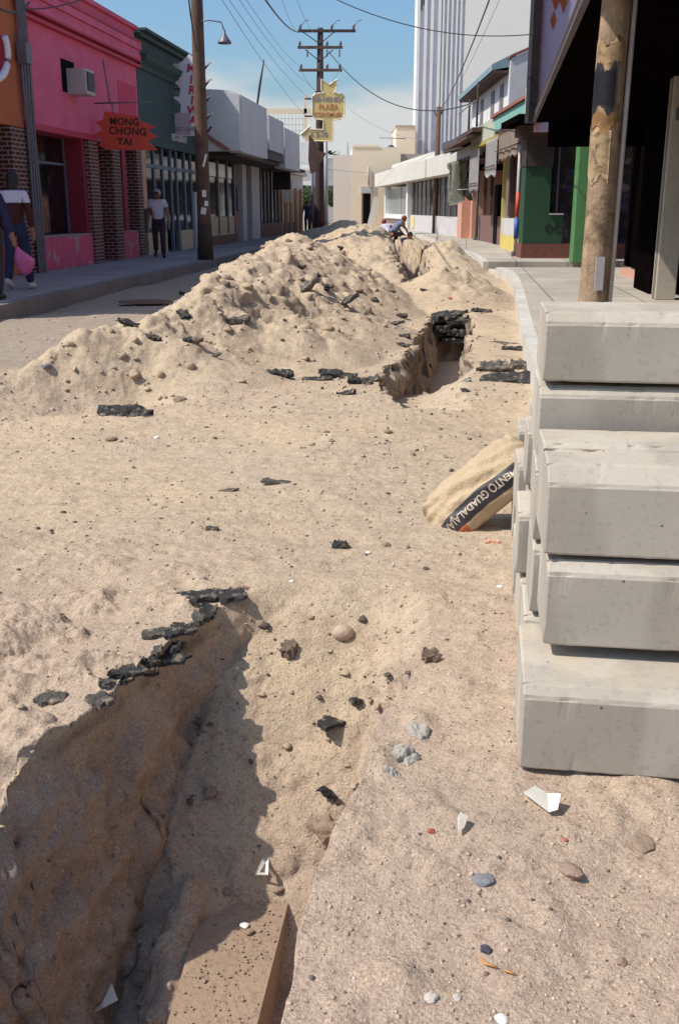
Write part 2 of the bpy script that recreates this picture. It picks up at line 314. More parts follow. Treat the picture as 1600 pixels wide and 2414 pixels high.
# ---------------------------------------------------------------- terrain
def ridge(X, Y, pts, wl, wr):
    """mound along a polyline of (x, y, h); wl, wr = half width per metre of height left / right"""
    best = np.zeros_like(X)
    for (x0, y0, h0), (x1, y1, h1) in zip(pts, pts[1:]):
        dx, dy = x1-x0, y1-y0; q = dx*dx+dy*dy
        t = np.clip(((X-x0)*dx+(Y-y0)*dy)/q, 0, 1); hh = h0+(h1-h0)*t
        px, py = X-(x0+dx*t), Y-(y0+dy*t); d = np.hypot(px, py)
        side = px*dy-py*dx
        ww = np.where(side > 0, wr, wl)*np.maximum(hh, .12)
        k = np.clip(1-d/ww, 0, 1); k = np.where(k > .75, 1-.5*(1-k)**2*4*.5-.0, k*1.0)
        prof = np.where(d/ww < .25, 1-2*(d/ww)**2, np.clip(1.125-(d/ww)*1.02, 0, 1))
        prof = np.clip(prof, 0, 1)**1.08
        best = np.maximum(best, hh*prof)
    return best
def mound(X, Y, cx, cy, h, rx, ry):
    d = np.hypot((X-cx)/rx, (Y-cy)/ry)
    return h*np.where(d < .25, 1-1.6*d*d, np.clip(1.15-d*1.0, 0, 1))*np.where(d < 1.15, 1, 0)
def trench(X, Y, yk, xl, fl, fr, xr, fz, jag=.05, seed=3, amp=1.0):
    Xj = X+fbm(X*5, Y*5, 0, 3, seed)*jag*amp+fbm(X*17, Y*17, 0, 2, seed+9)*jag*.35
    Yj = Y+fbm(X*5+40, Y*5, 0, 3, seed+1)*jag
    L_ = np.interp(Yj, yk, xl); F1 = np.interp(Yj, yk, fl); F2 = np.interp(Yj, yk, fr); R_ = np.interp(Yj, yk, xr); Z = np.interp(Yj, yk, fz)
    a = np.clip((Xj-L_)/np.maximum(F1-L_, .012), 0, 1); b = np.clip((R_-Xj)/np.maximum(R_-F2, .012), 0, 1)
    prof = a**.9*b**.85
    return Z*prof
TA = dict(yk=[-1.5, 1.4, 1.8, 2.285, 2.5, 2.7, 2.94, 3.2, 3.42, 3.62],
          xl=[-1.15, -1.08, -1.02, -.90, -.80, -.70, -.62, -.53, -.38, -.2],
          fl=[-.64, -.64, -.65, -.66, -.66, -.63, -.54, -.44, -.25, -.1],
          fr=[-.155, -.155, -.145, -.09, -.05, .0, .06, .11, .14, .05],
          xr=[-.115, -.11, -.055, .065, .12, .19, .26, .30, .30, .2],
          fz=[-.95, -.95, -.95, -.94, -.87, -.70, -.47, -.25, -.08, 0.0])
TB = dict(yk=[7.1, 7.43, 8.2, 8.75, 9.2, 9.5, 9.62, 11, 12.5, 13.75, 13.9],
          xl=[.5, .40, .36, .32, .42, .56, .58, .82, 1.06, 1.24, 1.25],
          fl=[.55, .47, .44, .42, .52, .62, .66, .92, 1.16, 1.32, 1.33],
          fr=[.75, .60, .62, .66, .75, .95, 1.12, 1.34, 1.58, 1.74, 1.76],
          xr=[.9, .97, 1.05, 1.14, 1.22, 1.28, 1.29, 1.46, 1.68, 1.84, 1.86],
          fz=[0, -.18, -.27, -.28, -.29, -.31, -.75, -.72, -.62, -.60, 0])
TC = dict(yk=[17.5, 18.5, 22, 27, 33, 40, 41], xl=[1.25, 1.2, 1.15, 1.3, 1.4, 1.3, 1.3], fl=[1.4, 1.45, 1.45, 1.6, 1.7, 1.6, 1.6],
          fr=[1.8, 1.85, 1.9, 2.0, 2.0, 1.9, 1.9], xr=[1.9, 2.05, 2.1, 2.2, 2.2, 2.1, 2.1], fz=[0, -.45, -.6, -.6, -.6, -.5, 0])
def base_h(X, Y):
    z = .018*fbm(X*.7, Y*.7, 0, 3, 21)*np.clip(Y/3, .5, 1.6)
    # spoil heaps
    rd = ridge(X, Y, [(-3.4, 6.9, .14), (-2.62, 7.55, .20), (-2.12, 8.1, .33), (-1.68, 8.8, .45), (-1.32, 9.7, .57), (-1.14, 11.6, .75), (-.98, 13.4, .82), (-.72, 15.3, .93), (-.45, 17.6, .58), (-.1, 21, .36)], 1.35, 1.95)
    m = rd
    for a in [(-.30, 11.6, .52, 1.1, 1.6), (-.62, 10.0, .42, .95, 1.2), (-.10, 14.4, .50, 1.15, 2.0), (-1.4, 8.55, .28, .9, .8), (.25, 17.5, .22, 1.3, 2.0), (.15, 12.9, .22, .6, 1.4),
              (.40, 27.3, .86, 2.1, 4.2), (1.0, 24.5, .60, 1.3, 3.0), (.3, 21.5, .42, 1.6, 2.6), (.95, 20.6, .36, .8, 2.0), (.9, 31, .84, 1.7, 4.5),
              (1.72, 16.1, .50, 1.05, 1.7), (2.68, 26.4, .56, .85, 3.6), (2.7, 21.5, .10, .6, 2.4), (.3, 44, .86, 2.0, 5.0), (2.4, 36, .5, 1.2, 5), (-.2, 52, .72, 2.2, 5.0),
              (1.55, 10.6, .05, .42, .9), (1.75, 12.9, .07, .5, 1.3), (-2.2, 8.0, .24, .6, .7), (-3.15, 7.2, .18, .9, .8)]:
        mm = mound(X, Y, *a); m = np.maximum(m, mm)+.25*np.minimum(m, mm)
    rough = np.clip(m*2.4, 0, 1)
    z = z+m+rough*(.075*fbm(X*1.6, Y*1.6, 0, 4, 5)+.07*np.abs(fbm(X*3.1, Y*3.1, 0, 5, 8))-.035+.03*fbm(X*8, Y*8, 0, 4, 12))
    # dents in the heap
    for cx, cy, r, dd in [(-1.95, 7.45, .34, .13), (-1.5, 7.6, .3, .08), (-.62, 9.8, .30, .20), (-.42, 10.4, .25, .1), (-.55, 12.6, .35, .10), (.5, 21, .5, .15)]:
        z = z-dd*np.exp(-(((X-cx)/r)**2+((Y-cy)/(r*.8))**2))
    # shallow track ruts on the trampled middle
    flat = np.clip(1-m*6, 0, 1)
    z = z+flat*(.010*fbm(X*3, Y*3, 0, 4, 31)+.006*fbm(X*1.2, Y*7, 0, 3, 33))
    return z
def terrain(X, Y):
    X = np.asarray(X, float); Y = np.asarray(Y, float)
    z = base_h(X, Y)
    ta = trench(X, Y, jag=.013, seed=41, **TA); tb = trench(X, Y, jag=.05, seed=47, **TB); tcz = trench(X, Y, jag=.10, seed=53, **TC)
    ina = (Y < 3.66); inb = (Y > 7.05) & (Y < 13.95); inc = (Y > 17.3) & (Y < 41.2)
    z = z+np.where(ina, ta, 0)
    k = np.where(inb, tb, 0); z = np.where(k < -.04, z*np.clip(1+k*1.2, .1, 1)+k, z+k)
    k = np.where(inc, tcz, 0); z = z*np.where(k < 0, 1+k*1.35, 1)+k
    # eroded shoulder beside trench A
    sh = np.clip((-.52-X+.10*fbm(X*3, Y*3, 0, 3, 91))/.55, 0, 1)*np.clip((2.55-Y+.2*fbm(X*3, Y*3, 3, 3, 92))/.6, 0, 1)
    z = z-.10*sstep(sh*1.6)*1.5*np.clip(1+1.2*fbm(X*6, Y*6, 0, 4, 93), 0, 2.2)
    lf = np.exp(-((X+.47+.04*fbm(Y*4, X*4, 0, 2, 95))/.07)**2)*np.clip((2.8-Y)*4, 0, 1)*(Y > 1.2); z = z+.17*lf*np.clip(.75+.8*fbm(X*5, Y*5, 0, 3, 96), 0, 1.3)*np.clip(-z*1.5, 0, 1)
    z = z-.05*np.exp(-(((X+.95)/.3)**2+((Y-2.2)/.45)**2))
    z = z+.012*np.maximum(0, fbm(X*9, Y*9, 0, 4, 61))*np.clip(1.5-np.abs(Y-2.6)/1.2, 0, 1)*(1.6+2.2*np.clip(-.35-X, 0, .5)*2)
    return z
def tz(x, y): return float(terrain(np.array([x]), np.array([y]))[0])
def hit(px, py, lo=1.0, hi=60.0):
    """first place where the line of sight through a picture point meets the ground"""
    r = ray(px, py); d = np.geomspace(lo, hi, 1400); x = r[0]/r[1]*d; zz = CZ+r[2]/r[1]*d
    t = terrain(x, d); t = np.where((d > 1.35) & (d < 2.7) & (x > -.523+.065*(d-1.35)) & (x < -.324+.1208*(d-1.35)), np.maximum(t, -.715), t); k = np.argmax(zz < t)
    if not (zz < t).any(): k = len(d)-1
    return Vector((float(x[k]), float(d[k]), float(t[k])))
ys = [-3.0]
while ys[-1] < 600:
    y = ys[-1]; ys.append(y+(.08 if y < .9 else .0085 if y < 3.9 else (.014 if (9.3 < y < 9.75 or 13.6 < y < 14.0) else max(.0085, .0045*(y-2.0))) if y < 60 else .05*y))
ys = np.array(ys)
NI = 460
uf = np.linspace(-1, 1, 900); FY = np.repeat(ys[:, None], len(uf), 1); wrow = (.42*np.maximum(ys, .6)+.28)[:, None]; FX = uf[None]*wrow
FZ = terrain(FX, FY); dzx = np.abs(np.diff(FZ, axis=1, prepend=FZ[:, :1]))/(wrow*(uf[1]-uf[0]))
den = 1+np.minimum(dzx, 6)*1.1; den[ys > 45] = 1
kk = np.ones(21)/21
den = np.apply_along_axis(lambda a_: np.convolve(np.pad(a_, 10, 'edge'), kk, 'valid'), 0, den); den = np.apply_along_axis(lambda a_: np.convolve(np.pad(a_, 10, 'edge'), kk, 'valid'), 1, den)
cdf = np.cumsum(den, 1); cdf = (cdf-cdf[:, :1])/(cdf[:, -1:]-cdf[:, :1]); tt = np.linspace(0, 1, NI)
UI = np.stack([np.interp(tt, cdf[i], uf) for i in range(len(ys))])
outer = np.geomspace(1.03, 60, 42)
UU = np.concatenate([np.repeat(-outer[::-1][None], len(ys), 0), UI, np.repeat(outer[None], len(ys), 0)], 1)
XX = UU*wrow; YY = np.repeat(ys[:, None], XX.shape[1], 1)
XX = np.clip(XX, -700, 700); ZZ = terrain(XX, YY)
far = np.clip((YY-60)/20, 0, 1); ZZ = ZZ*(1-far)
ny, nx = XX.shape
gy, gx = np.gradient(ZZ); ex = np.gradient(XX, axis=1); ey = np.gradient(YY, axis=0)
sl = np.hypot(gx/np.maximum(ex, 1e-4), gy/np.maximum(ey, 1e-4)); steep = sstep((sl-.7)/1.6)*(YY < 45)
zx = gx/np.maximum(ex, 1e-4); zy = (gy-zx*np.gradient(XX, axis=0))/np.maximum(ey, 1e-4)
sl = np.hypot(zx, zy); steep = sstep((sl-.7)/1.6)*(YY < 45); gnx = -zx; gny = -zy; gl = np.sqrt(gnx**2+gny**2+1)
n3 = fbm(XX*6, YY*6, ZZ*7, 3, 71); n4 = fbm(XX*17, YY*17, ZZ*17, 2, 77)
dd = steep*(.055*n3+.016*n4)+.0035*fbm(XX*26, YY*26, 0, 2, 81)*(YY < 8)
dd = dd*np.where(YY < 3.7, .25+.75*sstep((-.04-ZZ)/.18), 1)*np.where((YY < 2.7) & (XX > -.26), .3, 1)
amp = np.where(YY < 5, 1, np.clip((YY-5)/6+1, 1, 1.6))
XX2 = XX+gnx/gl*dd*amp; YY2 = YY+gny/gl*dd*amp; ZZ2 = ZZ+(1/gl)*dd*amp
XX2 = XX2+.13*np.clip((XX+.27)/.09, 0, 1)*(XX < .25)*sstep((-.03-ZZ)/.16)*sstep((2.5-YY)/.3)*(1+.5*fbm(YY*5, ZZ*5, 0, 2, 88))
verts = np.stack([XX2, YY2, ZZ2], -1).reshape(-1, 3)
idx = np.arange(ny*nx).reshape(ny, nx)
quads = np.stack([idx[:-1, :-1], idx[:-1, 1:], idx[1:, 1:], idx[1:, :-1]], -1).reshape(-1, 4)
me = bpy.data.meshes.new("ground"); me.vertices.add(len(verts)); me.vertices.foreach_set("co", verts.ravel().astype(np.float32))
me.loops.add(quads.size); me.loops.foreach_set("vertex_index", quads.ravel().astype(np.int32))
me.polygons.add(len(quads)); me.polygons.foreach_set("loop_start", (np.arange(len(quads))*4).astype(np.int32)); me.polygons.foreach_set("loop_total", np.full(len(quads), 4, np.int32))
me.update(calc_edges=True); me.polygons.foreach_set("use_smooth", np.ones(len(quads), bool))
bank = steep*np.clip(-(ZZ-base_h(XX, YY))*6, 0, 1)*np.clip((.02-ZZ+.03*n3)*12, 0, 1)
heap = np.clip((ZZ-.08)*5, 0, 1)
crust = np.exp(-((ZZ+.045+.02*n3)/.022)**2)*steep*((YY > 7)*1.0+.55*(YY < 3.7)*(XX < 0))*(np.where(YY < 16, 1, 0))*np.clip(n3*1.5+.75, 0, 1)
SX, SLt = XX*SA+YY*CA, XX*CA-YY*SA
road = np.clip((-2.2-SLt+.35*fbm(XX*.8, YY*.8, 0, 3, 15)-.03*np.clip(YY-12, 0, 30))*1.6, 0, 1)*np.clip((YY-8.2)*.8, 0, 1)*np.clip((.10-ZZ)*14, 0, 1)
near = np.clip((4.4-YY+.8*fbm(XX*1.2, YY*1.2, 0, 3, 16))/2.6, 0, 1)
for nm, a in (('bank', bank), ('heap', heap), ('crust', crust), ('road', road), ('near', near)):
    at = me.attributes.new(nm, 'FLOAT', 'POINT'); at.data.foreach_set('value', a.ravel().astype(np.float32))
gm = bpy.data.materials.new("sandy_ground"); gm.use_nodes = True; t = gm.node_tree; b = t.nodes['Principled BSDF']; l = t.links.new; b.inputs['Roughness'].default_value = .95; b.inputs['Specular IOR Level'].default_value = .15
co = N(t, 'ShaderNodeTexCoord')
def noise(s, d=6, r=.6, vec=None):
    n = N(t, 'ShaderNodeTexNoise', _Scale=float(s), _Detail=float(d), _Roughness=float(r)); l(vec or co.outputs['Object'], n.inputs[0]); return n.outputs[0]
def rng(v, a, b_, c=0.0, d=1.0):
    r = N(t, 'ShaderNodeMapRange'); l(v, r.inputs[0])
    for i, q in enumerate((a, b_, c, d)): r.inputs[i+1].default_value = q
    return r.outputs[0]
def mixc(f, A, B, blend='MIX'):
    q = N(t, 'ShaderNodeMix', data_type='RGBA', blend_type=blend)
    for s, v in (('A', A), ('B', B)):
        if isinstance(v, tuple): q.inputs[s].default_value = (*v, 1)
        else: l(v, q.inputs[s])
    if isinstance(f, float): q.inputs[0].default_value = f
    else: l(f, q.inputs[0])
    return q.outputs['Result']
def mul(a, b_):
    q = N(t, 'ShaderNodeMath', operation='MULTIPLY'); l(a, q.inputs[0])
    if isinstance(b_, float): q.inputs[1].default_value = b_
    else: l(b_, q.inputs[1])
    return q.outputs[0]
def attr(n): return N(t, 'ShaderNodeAttribute', attribute_name=n).outputs['Fac']
base = mixc(rng(noise(.9, 5), .38, .62), (.575, .43, .28), (.49, .36, .25))
base = mixc(rng(noise(.33, 4), .45, .7), base, (.49, .385, .295))
base = mixc(mul(attr('heap'), .85), base, (.52, .395, .265))
mst = N(t, 'ShaderNodeMapping'); mst.inputs['Scale'].default_value = (1.1, 6.5, 1); mst.inputs['Rotation'].default_value = (0, 0, .12); l(co.outputs['Object'], mst.inputs[0])
base = mixc(rng(noise(1.5, 7, .7, mst.outputs[0]), .50, .66, 0, .5), base, (.36, .265, .18))
base = mixc(rng(noise(2.3, 7, .7, mst.outputs[0]), .36, .50, .45, 0), base, (.62, .50, .35))
base = mixc(mul(attr('near'), .8), base, (.465, .33, .26))
base = mixc(mul(attr('road'), .9), base, (.26, .215, .18))
base = mixc(rng(noise(5.5, 8, .75), .52, .70, 0, .6), base, (.31, .215, .155))
base = mixc(rng(noise(11, 5, .7), .35, .65, .22, 0), base, (.64, .51, .36))
base = mixc(rng(noise(17, 6, .7), .55, .70, 0, .55), base, (.27, .19, .14))
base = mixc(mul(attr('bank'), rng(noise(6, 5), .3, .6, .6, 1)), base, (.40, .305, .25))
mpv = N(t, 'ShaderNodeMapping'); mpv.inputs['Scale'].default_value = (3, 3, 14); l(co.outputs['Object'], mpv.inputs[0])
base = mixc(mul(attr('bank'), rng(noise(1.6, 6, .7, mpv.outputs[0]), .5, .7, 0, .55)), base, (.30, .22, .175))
base = mixc(rng(noise(105, 3, .7), .54, .64, 0, .6), base, (.22, .155, .12))
base = mixc(rng(noise(150, 2, .6), .33, .44, .6, 0.0), base, (.70, .57, .42))
base = mixc(rng(noise(48, 4, .7), .58, .70, 0, .7), base, (.16, .115, .09))
base = mixc(rng(noise(70, 4, .7), .27, .36, .5, 0.0), base, (.64, .52, .40))
base = mixc(attr('crust'), base, (.055, .045, .04))
l(base, b.inputs['Base Color'])
hsum = N(t, 'ShaderNodeMath', operation='ADD'); l(mul(noise(26, 6, .7), 1.0), hsum.inputs[0]); l(mul(noise(130, 4, .7), .35), hsum.inputs[1])
bp = N(t, 'ShaderNodeBump'); bp.inputs['Strength'].default_value = .95; bp.inputs['Distance'].default_value = .016; l(hsum.outputs[0], bp.inputs['Height'])
l(bp.outputs[0], b.inputs['Normal'])
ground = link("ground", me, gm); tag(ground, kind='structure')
# ---------------------------------------------------------------- pavements
def pavement(name, pts_inner, z, thick, m, mk, kerbw=.17):
    """pts_inner: list of ((x,y) street edge, (x,y) building edge)"""
    bm = bmesh.new(); n = len(pts_inner)
    for i in range(n-1):
        (a, b_), (c, d) = pts_inner[i], pts_inner[i+1]
        a, b_, c, d = [Vector((*q, 0)) for q in (a, b_, c, d)]
        ka = a+(b_-a).normalized()*kerbw; kc = c+(d-c).normalized()*kerbw
        for (p, q, r_, s, mi, zz) in ((ka, b_, d, kc, 0, z), (a, ka, kc, c, 1, z+.003)):
            lo = [bm.verts.new((v.x, v.y, -.3)) for v in (p, q, r_, s)]; hi = [bm.verts.new((v.x, v.y, zz)) for v in (p, q, r_, s)]
            fs = [bm.faces.new(hi), bm.faces.new(lo[::-1])]
            for k in range(4): fs.append(bm.faces.new((lo[k], lo[(k+1) % 4], hi[(k+1) % 4], hi[k])))
            for f in fs: f.material_index = mi
            if mi == 1:
                fs[2].material_index = fs[5].material_index = 1
    o = fin(name, bm, None, mats=[m, mk]); return tag(o, kind='structure')
def wl(l_, s): q = W(l_, s); return (q.x, q.y)
pavement('pavement', [(wl(-5.75, s), wl(-8.9, s)) for s in np.arange(2, 64, 2.0)], .20, .2, M['walkl'], M['kerbgrey'])
def jit(s): return .02*math.sin(s*1.7)
seg = [((G(1204, 653, .2).x-.149*(18.75-y)+jit(y)), y) for y in (5.3, 6.5, 8, 10.5, 13, 15.5, 18.75)]
RK = [((x, y), (x+2.6, y-.35)) for x, y in seg]+[((3.36, 20.6), (6.9, 20.3)), ((3.34, 21.9), (7.2, 21.9))]
pavement('pavement', RK, .20, .2, M['walk'], M['kerbl'], .13)
pavement('pavement', [((3.5, 22.0), (7.2, 22.0)), ((3.52, 24.2), (7.2, 24.2))], .04, .2, M['walkl'], M['kerbl'], .13)  # darker concrete on this low slab stands in for the green awning's shadow
pavement('pavement', [((3.40, 24.3), (7.2, 24.3)), ((3.72, 28.8), (7.2, 28.8)), ((3.7, 34), (7.2, 34)), ((3.75, 45), (7.6, 45)), ((3.8, 62), (7.6, 62)), ((2.9, 78), (6.6, 78))], .20, .2, M['walk'], M['kerbl'], .13)
# ================================================================= LEFT BUILDINGS (local x = away from street centre line positive right, y along street)
RZ = -ANG
def lroot(name, label, cat, s0, l0=-8.0, group=None): return thing(name, label, cat, W(l0, s0, 0), RZ, group)
# --- pink shop
P = lroot('pink_shop', 'bright pink two storey-high plastered shop with red cornice lines and brick columns', 'building', 19.3)
box('upper_wall', M['pink'], P, (-6, 0, .0, 7.3, 2.98, 5.66))
box('coping', M['pink'], P, (-6, .10, -.02, 7.32, 5.663, 5.76), bevel=.015)
box('cornice', M['pink'], P, (.003, .16, .0, 7.34, 5.20, 5.36), (.003, .11, .0, 7.33, 5.10, 5.197), (.003, .14, .0, 7.335, 4.97, 5.097), bevel=.02)
box('cornice_line', M['pinkd'], P, (.003, .175, .0, 7.345, 5.363, 5.40), (.003, .15, .0, 7.34, 4.93, 4.967), (.003, .125, .0, 7.325, 4.80, 4.86))
box('pilaster', M['pinkd'], P, (.003, .05, .25, .40, 2.98, 4.79))
box('paint_patch', mat('rose_patch', (.60, .05, .12), .8), P, (.002, .006, 5.7, 7.15, 3.3, 4.35))
box('lintel', M['pinkd'], P, (-.5, .02, 0, 7.3, 2.86, 2.977))
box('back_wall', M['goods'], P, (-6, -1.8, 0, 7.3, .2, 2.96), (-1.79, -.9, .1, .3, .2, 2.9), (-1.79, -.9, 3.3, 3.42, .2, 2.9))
for a, b_ in ((.0, .38), (3.35, 3.92), (4.95, 5.50), (6.85, 7.25)):
    boxes('brick_column', M['brick'], P, (-.75, .02, a, b_, .2, 2.86))
for a, b_ in ((.383, 3.347), (5.503, 6.847)):
    boxes('bulkhead', M['pinkb'], P, (-.45, -.03, a, b_, .2, .84), bevel=.01)
    box('window_sill', M['walkl'], P, (-.47, -.05, a, b_, .843, .875))
fr = box('window_frame', M['bluegrey'], P, (-.52, -.47, .39, .46, .88, 2.86), (-.52, -.47, 3.1, 3.17, .88, 2.86), (-.52, -.47, 1.25, 1.30, .88, 2.86), (-.52, -.47, .46, 3.1, 2.3, 2.35))
box('pane', M['glass'], fr, (-.50, -.49, .46, 3.1, .88, 2.86))
box('shop_display', M['goodsw'], P, (-1.2, -.75, .5, 3.0, .9, 2.2))
boxes('window_jamb', mat('dark_red_jamb', (.26, .02, .04), .75, .1, 3), P, (-.74, -.08, 3.17, 3.345, .88, 2.86), (-.74, -.08, 3.925, 4.25, .2, 2.86), (-.74, -.06, 5.9, 6.2, .88, 2.86))
box('door', M['goods'], P, (-.72, -.66, 4.26, 4.94, .2, 2.4))
# air conditioner
A_ = thing('air_conditioner', 'boxy grey window air conditioner set in the pink upper wall', 'air conditioner', W(-8, 21.45, 3.66), RZ)
box('housing', M['metall'], A_, (-.2, .42, .18, .72, .02, .52), bevel=.02)
box('grille', M['ink'], A_, (.422, .44, .24, .66, .10, .46))
box('wall_opening', M['dark'], A_, (.002, .012, -.08, .66, .05, .68))
box('louvre', M['metal'], A_, *[(.441, .447, .24, .66, z, z+.012) for z in np.arange(.12, .45, .045)])
# --- orange shop
O = lroot('orange_shop', 'orange plastered shop with white rimmed curved sign letter at the left picture edge', 'building', 12.0)
box('upper_wall', M['orange'], O, (-6, 0, 0, 7.25, 2.85, 5.7))
box('parapet', M['oldwhite'], O, (-6, .08, 0, 7.24, 5.703, 5.85))
box('back_wall', M['goods'], O, (-6, -1.2, 0, 7.2, .2, 2.84))
boxes('brick_column', M['brick'], O, (-.6, .02, 6.55, 7.2, .2, 2.84)); boxes('brick_column', M['brick'], O, (-.6, .02, 2.5, 3.1, .2, 2.84))
boxes('bulkhead', M['orange'], O, (-.5, -.02, 3.2, 6.5, .2, .95))
box('red_jamb', M['signr'], O, (-.6, -.04, 5.6, 5.75, .2, 2.84))
bm = bmesh.new(); pts = [(.16, 5.55+.85*cos(a), 4.05+.55*sin(a)) for a in np.linspace(radians(250), radians(385), 12)]
tubem(bm, pts, [.07]*12, 8); fin('curved_letter', bm, M['signw'], O, True)
bm = bmesh.new(); vs = [bm.verts.new((.14, p[1]*.96+.2, p[2])) for p in pts]; c0 = bm.verts.new((.14, 5.4, 4.3))
for a, b_ in zip(vs, vs[1:]): bm.faces.new((c0, a, b_))
bmesh.ops.solidify(bm, geom=bm.faces[:], thickness=.08); fin('letter_face', bm, M['pinkd'], O)
# cable bundle between
bm = bmesh.new()
for k in range(4):
    tubem(bm, [(.06+.03*k, -.04+.04*k+.02*math.sin(z*3+k), z) for z in np.linspace(.25, 5.9, 14)], .028, 6)
bxm(bm, .02, .2, -.12, .14, 3.95, 4.3)
tag(fin('electric_cable_bundle', bm, M['metal']), 'dark electric conduit and meter box running down between orange and pink walls', 'conduit'); bpy.data.objects['electric_cable_bundle'].location = W(-7.97, 19.2); bpy.data.objects['electric_cable_bundle'].rotation_euler = (0, 0, RZ)
# red star sign
S_ = thing('star_shop_sign', 'red spiky starburst sign with dark letters hanging off the pink shop', 'sign', W(-7.95, 23.3, 2.66), RZ)
pl = [(.0, .56), (.16, .62), (.17, .83), (.5, .78), (.93, .72), (.98, .62), (1.33, .50), (1.12, .42), (1.36, .29), (1.12, .20), (1.33, .0), (.15, .02), (-.02, .12), (.10, .22), (-.07, .36), (.11, .44)]
pl[0] = (-.05, .60); pl[1] = (.13, .66)
prism('panel', M['signr'], S_, pl, 'y', -.03, .03)
for i, (tx, xx, zz, sz) in enumerate((('MONG', .62, .60, .21), ('CHONG', .68, .40, .22), ('TAI', .60, .18, .21))):
    text('lettering', tx, M['ink'], S_, (xx, -.034, zz), (radians(90), radians(3), 0), sz, bold=.004)
tube('sign_bracket', M['metal'], S_, [(-.05, 0, 1.0), (1.25, 0, 1.02)], .018, 6)
tube('sign_hanger', M['metal'], S_, [(.35, 0, 1.02), (.35, 0, .8)], .015, 6); tube('sign_stay', M['metal'], S_, [(.3, 0, 1.02), (.2, 0, 1.9)], .018, 6)
# --- green shop
Gs = lroot('green_shop', 'dark green shop with heavy moulded cornice beside the pink shop', 'building', 26.65)
box('upper_wall', M['green'], Gs, (-6, 0, 0, 6.35, 3.02, 5.55))
box('roof_cornice', M['green'], Gs, (-6, .16, 0, 6.0, 5.553, 5.66), (-6, .30, 0, 6.1, 5.663, 5.74), bevel=.015)
prism('mid_cornice', M['green'], Gs, [(.003, 4.8), (.06, 4.82), (.1, 4.92), (.24, 5.02), (.30, 5.14), (.003, 5.16)], 'y', 0, 6.15)
box('back_wall', M['goods'], Gs, (-6, -1.3, 0, 6.35, .2, 3.0))
boxes('frame', M['bluegrey'], Gs, *[(-.12, -.04, y, y+.10, .2, 3.0) for y in (.35, 1.25, 2.1, 2.95, 3.6, 4.5, 5.3, 6.2)], (-.12, -.04, .45, 6.2, 2.45, 2.55))
box('pane', M['glass'], Gs, (-.09, -.08, .4, 6.2, .8, 3.0))
boxes('bulkhead', M['cream'], Gs, (-.2, -.02, .3, 2.2, .2, .78), (-.2, -.02, 3.75, 5.2, .2, .78), bevel=.01)
box('pilaster', M['peachd'], Gs, (-.3, .02, -.06, .28, 1.4, 3.0)); box('pilaster', M['greyw'], Gs, (-.3, .0, 5.5, 5.75, .2, 1.9))
text('wall_lettering', 'RESTAURANT', M['signw'], Gs, (.012, 3.9, 3.36), (radians(90), 0, radians(90)), .26)
# --- pagoda sign
T_ = thing('pagoda_restaurant_sign', 'white pagoda shaped vertical sign with red MIRIWA letters behind the near pole', 'sign', W(-7.5, 30.2, 3.42), RZ)
zt = [.48, .95, 1.38, 1.82]
pl = []
rt = []
for i, z in enumerate(zt): rt += [(.62, z+.14), (.36, z-.05), (.30, z-.12 if i == 0 else z-.10)] if 0 else [(.30, z-.12), (.36, z-.03), (.63, z+.14), (.34, z+.10)]
pl = [(-.55, 0), (.3, 0)]+rt+[(.2, 2.0), (0, 2.18)]+[(-x, z) for x, z in reversed([(.2, 2.0)][::1]+[])]+[(-x, z) for x, z in reversed(rt)]+[(-.55, .35)]
prism('panel', M['signw'], T_, pl, 'y', -.05, .05)
for k, (ch, zz) in enumerate(zip('MIRIWA', (1.80, 1.50, 1.22, .95, .68, .42))):
    text('letter', ch, M['inkr'], T_, (.02, -.056, zz), (radians(90), 0, 0), .30, shear=.15, bold=.012)
box('lower_panel', mat('pinkish_board', (.55, .42, .46), .6, .1), T_, (-.72, -.05, -.062, -.012, .02, .62))
text('small_lettering', 'REST. CHINO', M['inkg'], T_, (-.15, -.08, .17), (radians(90), 0, 0), .15, bold=.004)
tube('bracket', M['woodd'], T_, [(-1.0, 0, .36), (-.3, 0, .34)], .02, 6); tube('bracket', M['woodd'], T_, [(-1.0, 0, 1.28), (-.3, 0, 1.26)], .02, 6)
for z in zt: tube('upturned_eave', M['woodd'], T_, [(.30, -.01, z-.10), (.42, -.01, z-.03), (.56, -.01, z+.13)], [.045, .038, .03], 6)
tube('upturned_eave', M['woodd'], T_, [(.30, -.01, .02), (.42, -.01, .09), (.56, -.01, .25)], [.045, .038, .03], 6)
# --- white modern shops
Wm = lroot('white_modern_shops', 'white modern shop block with big projecting textured fascia panels and glass fronts', 'building', 33.05)
box('roof_slab', M['brownd'], Wm, (-6, 1.15, .02, 15.9, 3.02, 3.13))
box('fascia_end_wall', M['whitef'], Wm, (-6, 1.3, -.02, .2, 3.135, 4.55))
prism('fascia_panel', M['whitef'], Wm, [(1.0, 3.1), (1.42, 3.1), (1.42, 4.78), (1.15, 4.9), (.6, 4.95), (.6, 4.75)], 'y', -.25, 4.3)
prism('fascia_panel', M['whitef'], Wm, [(1.0, 3.45), (1.42, 3.45), (1.42, 4.62), (.8, 4.8), (.8, 4.6)], 'y', 4.75, 8.0)
prism('fascia_panel', M['whitef'], Wm, [(1.0, 2.95), (1.42, 2.95), (1.42, 4.45), (.8, 4.6), (.8, 4.4)], 'y', 8.3, 12.3)
prism('sloped_soffit', M['fascia'], Wm, [(.2, 3.14), (1.38, 3.14), (1.2, 3.9), (.9, 4.4), (.2, 4.4)], 'y', 4.32, 8.28)
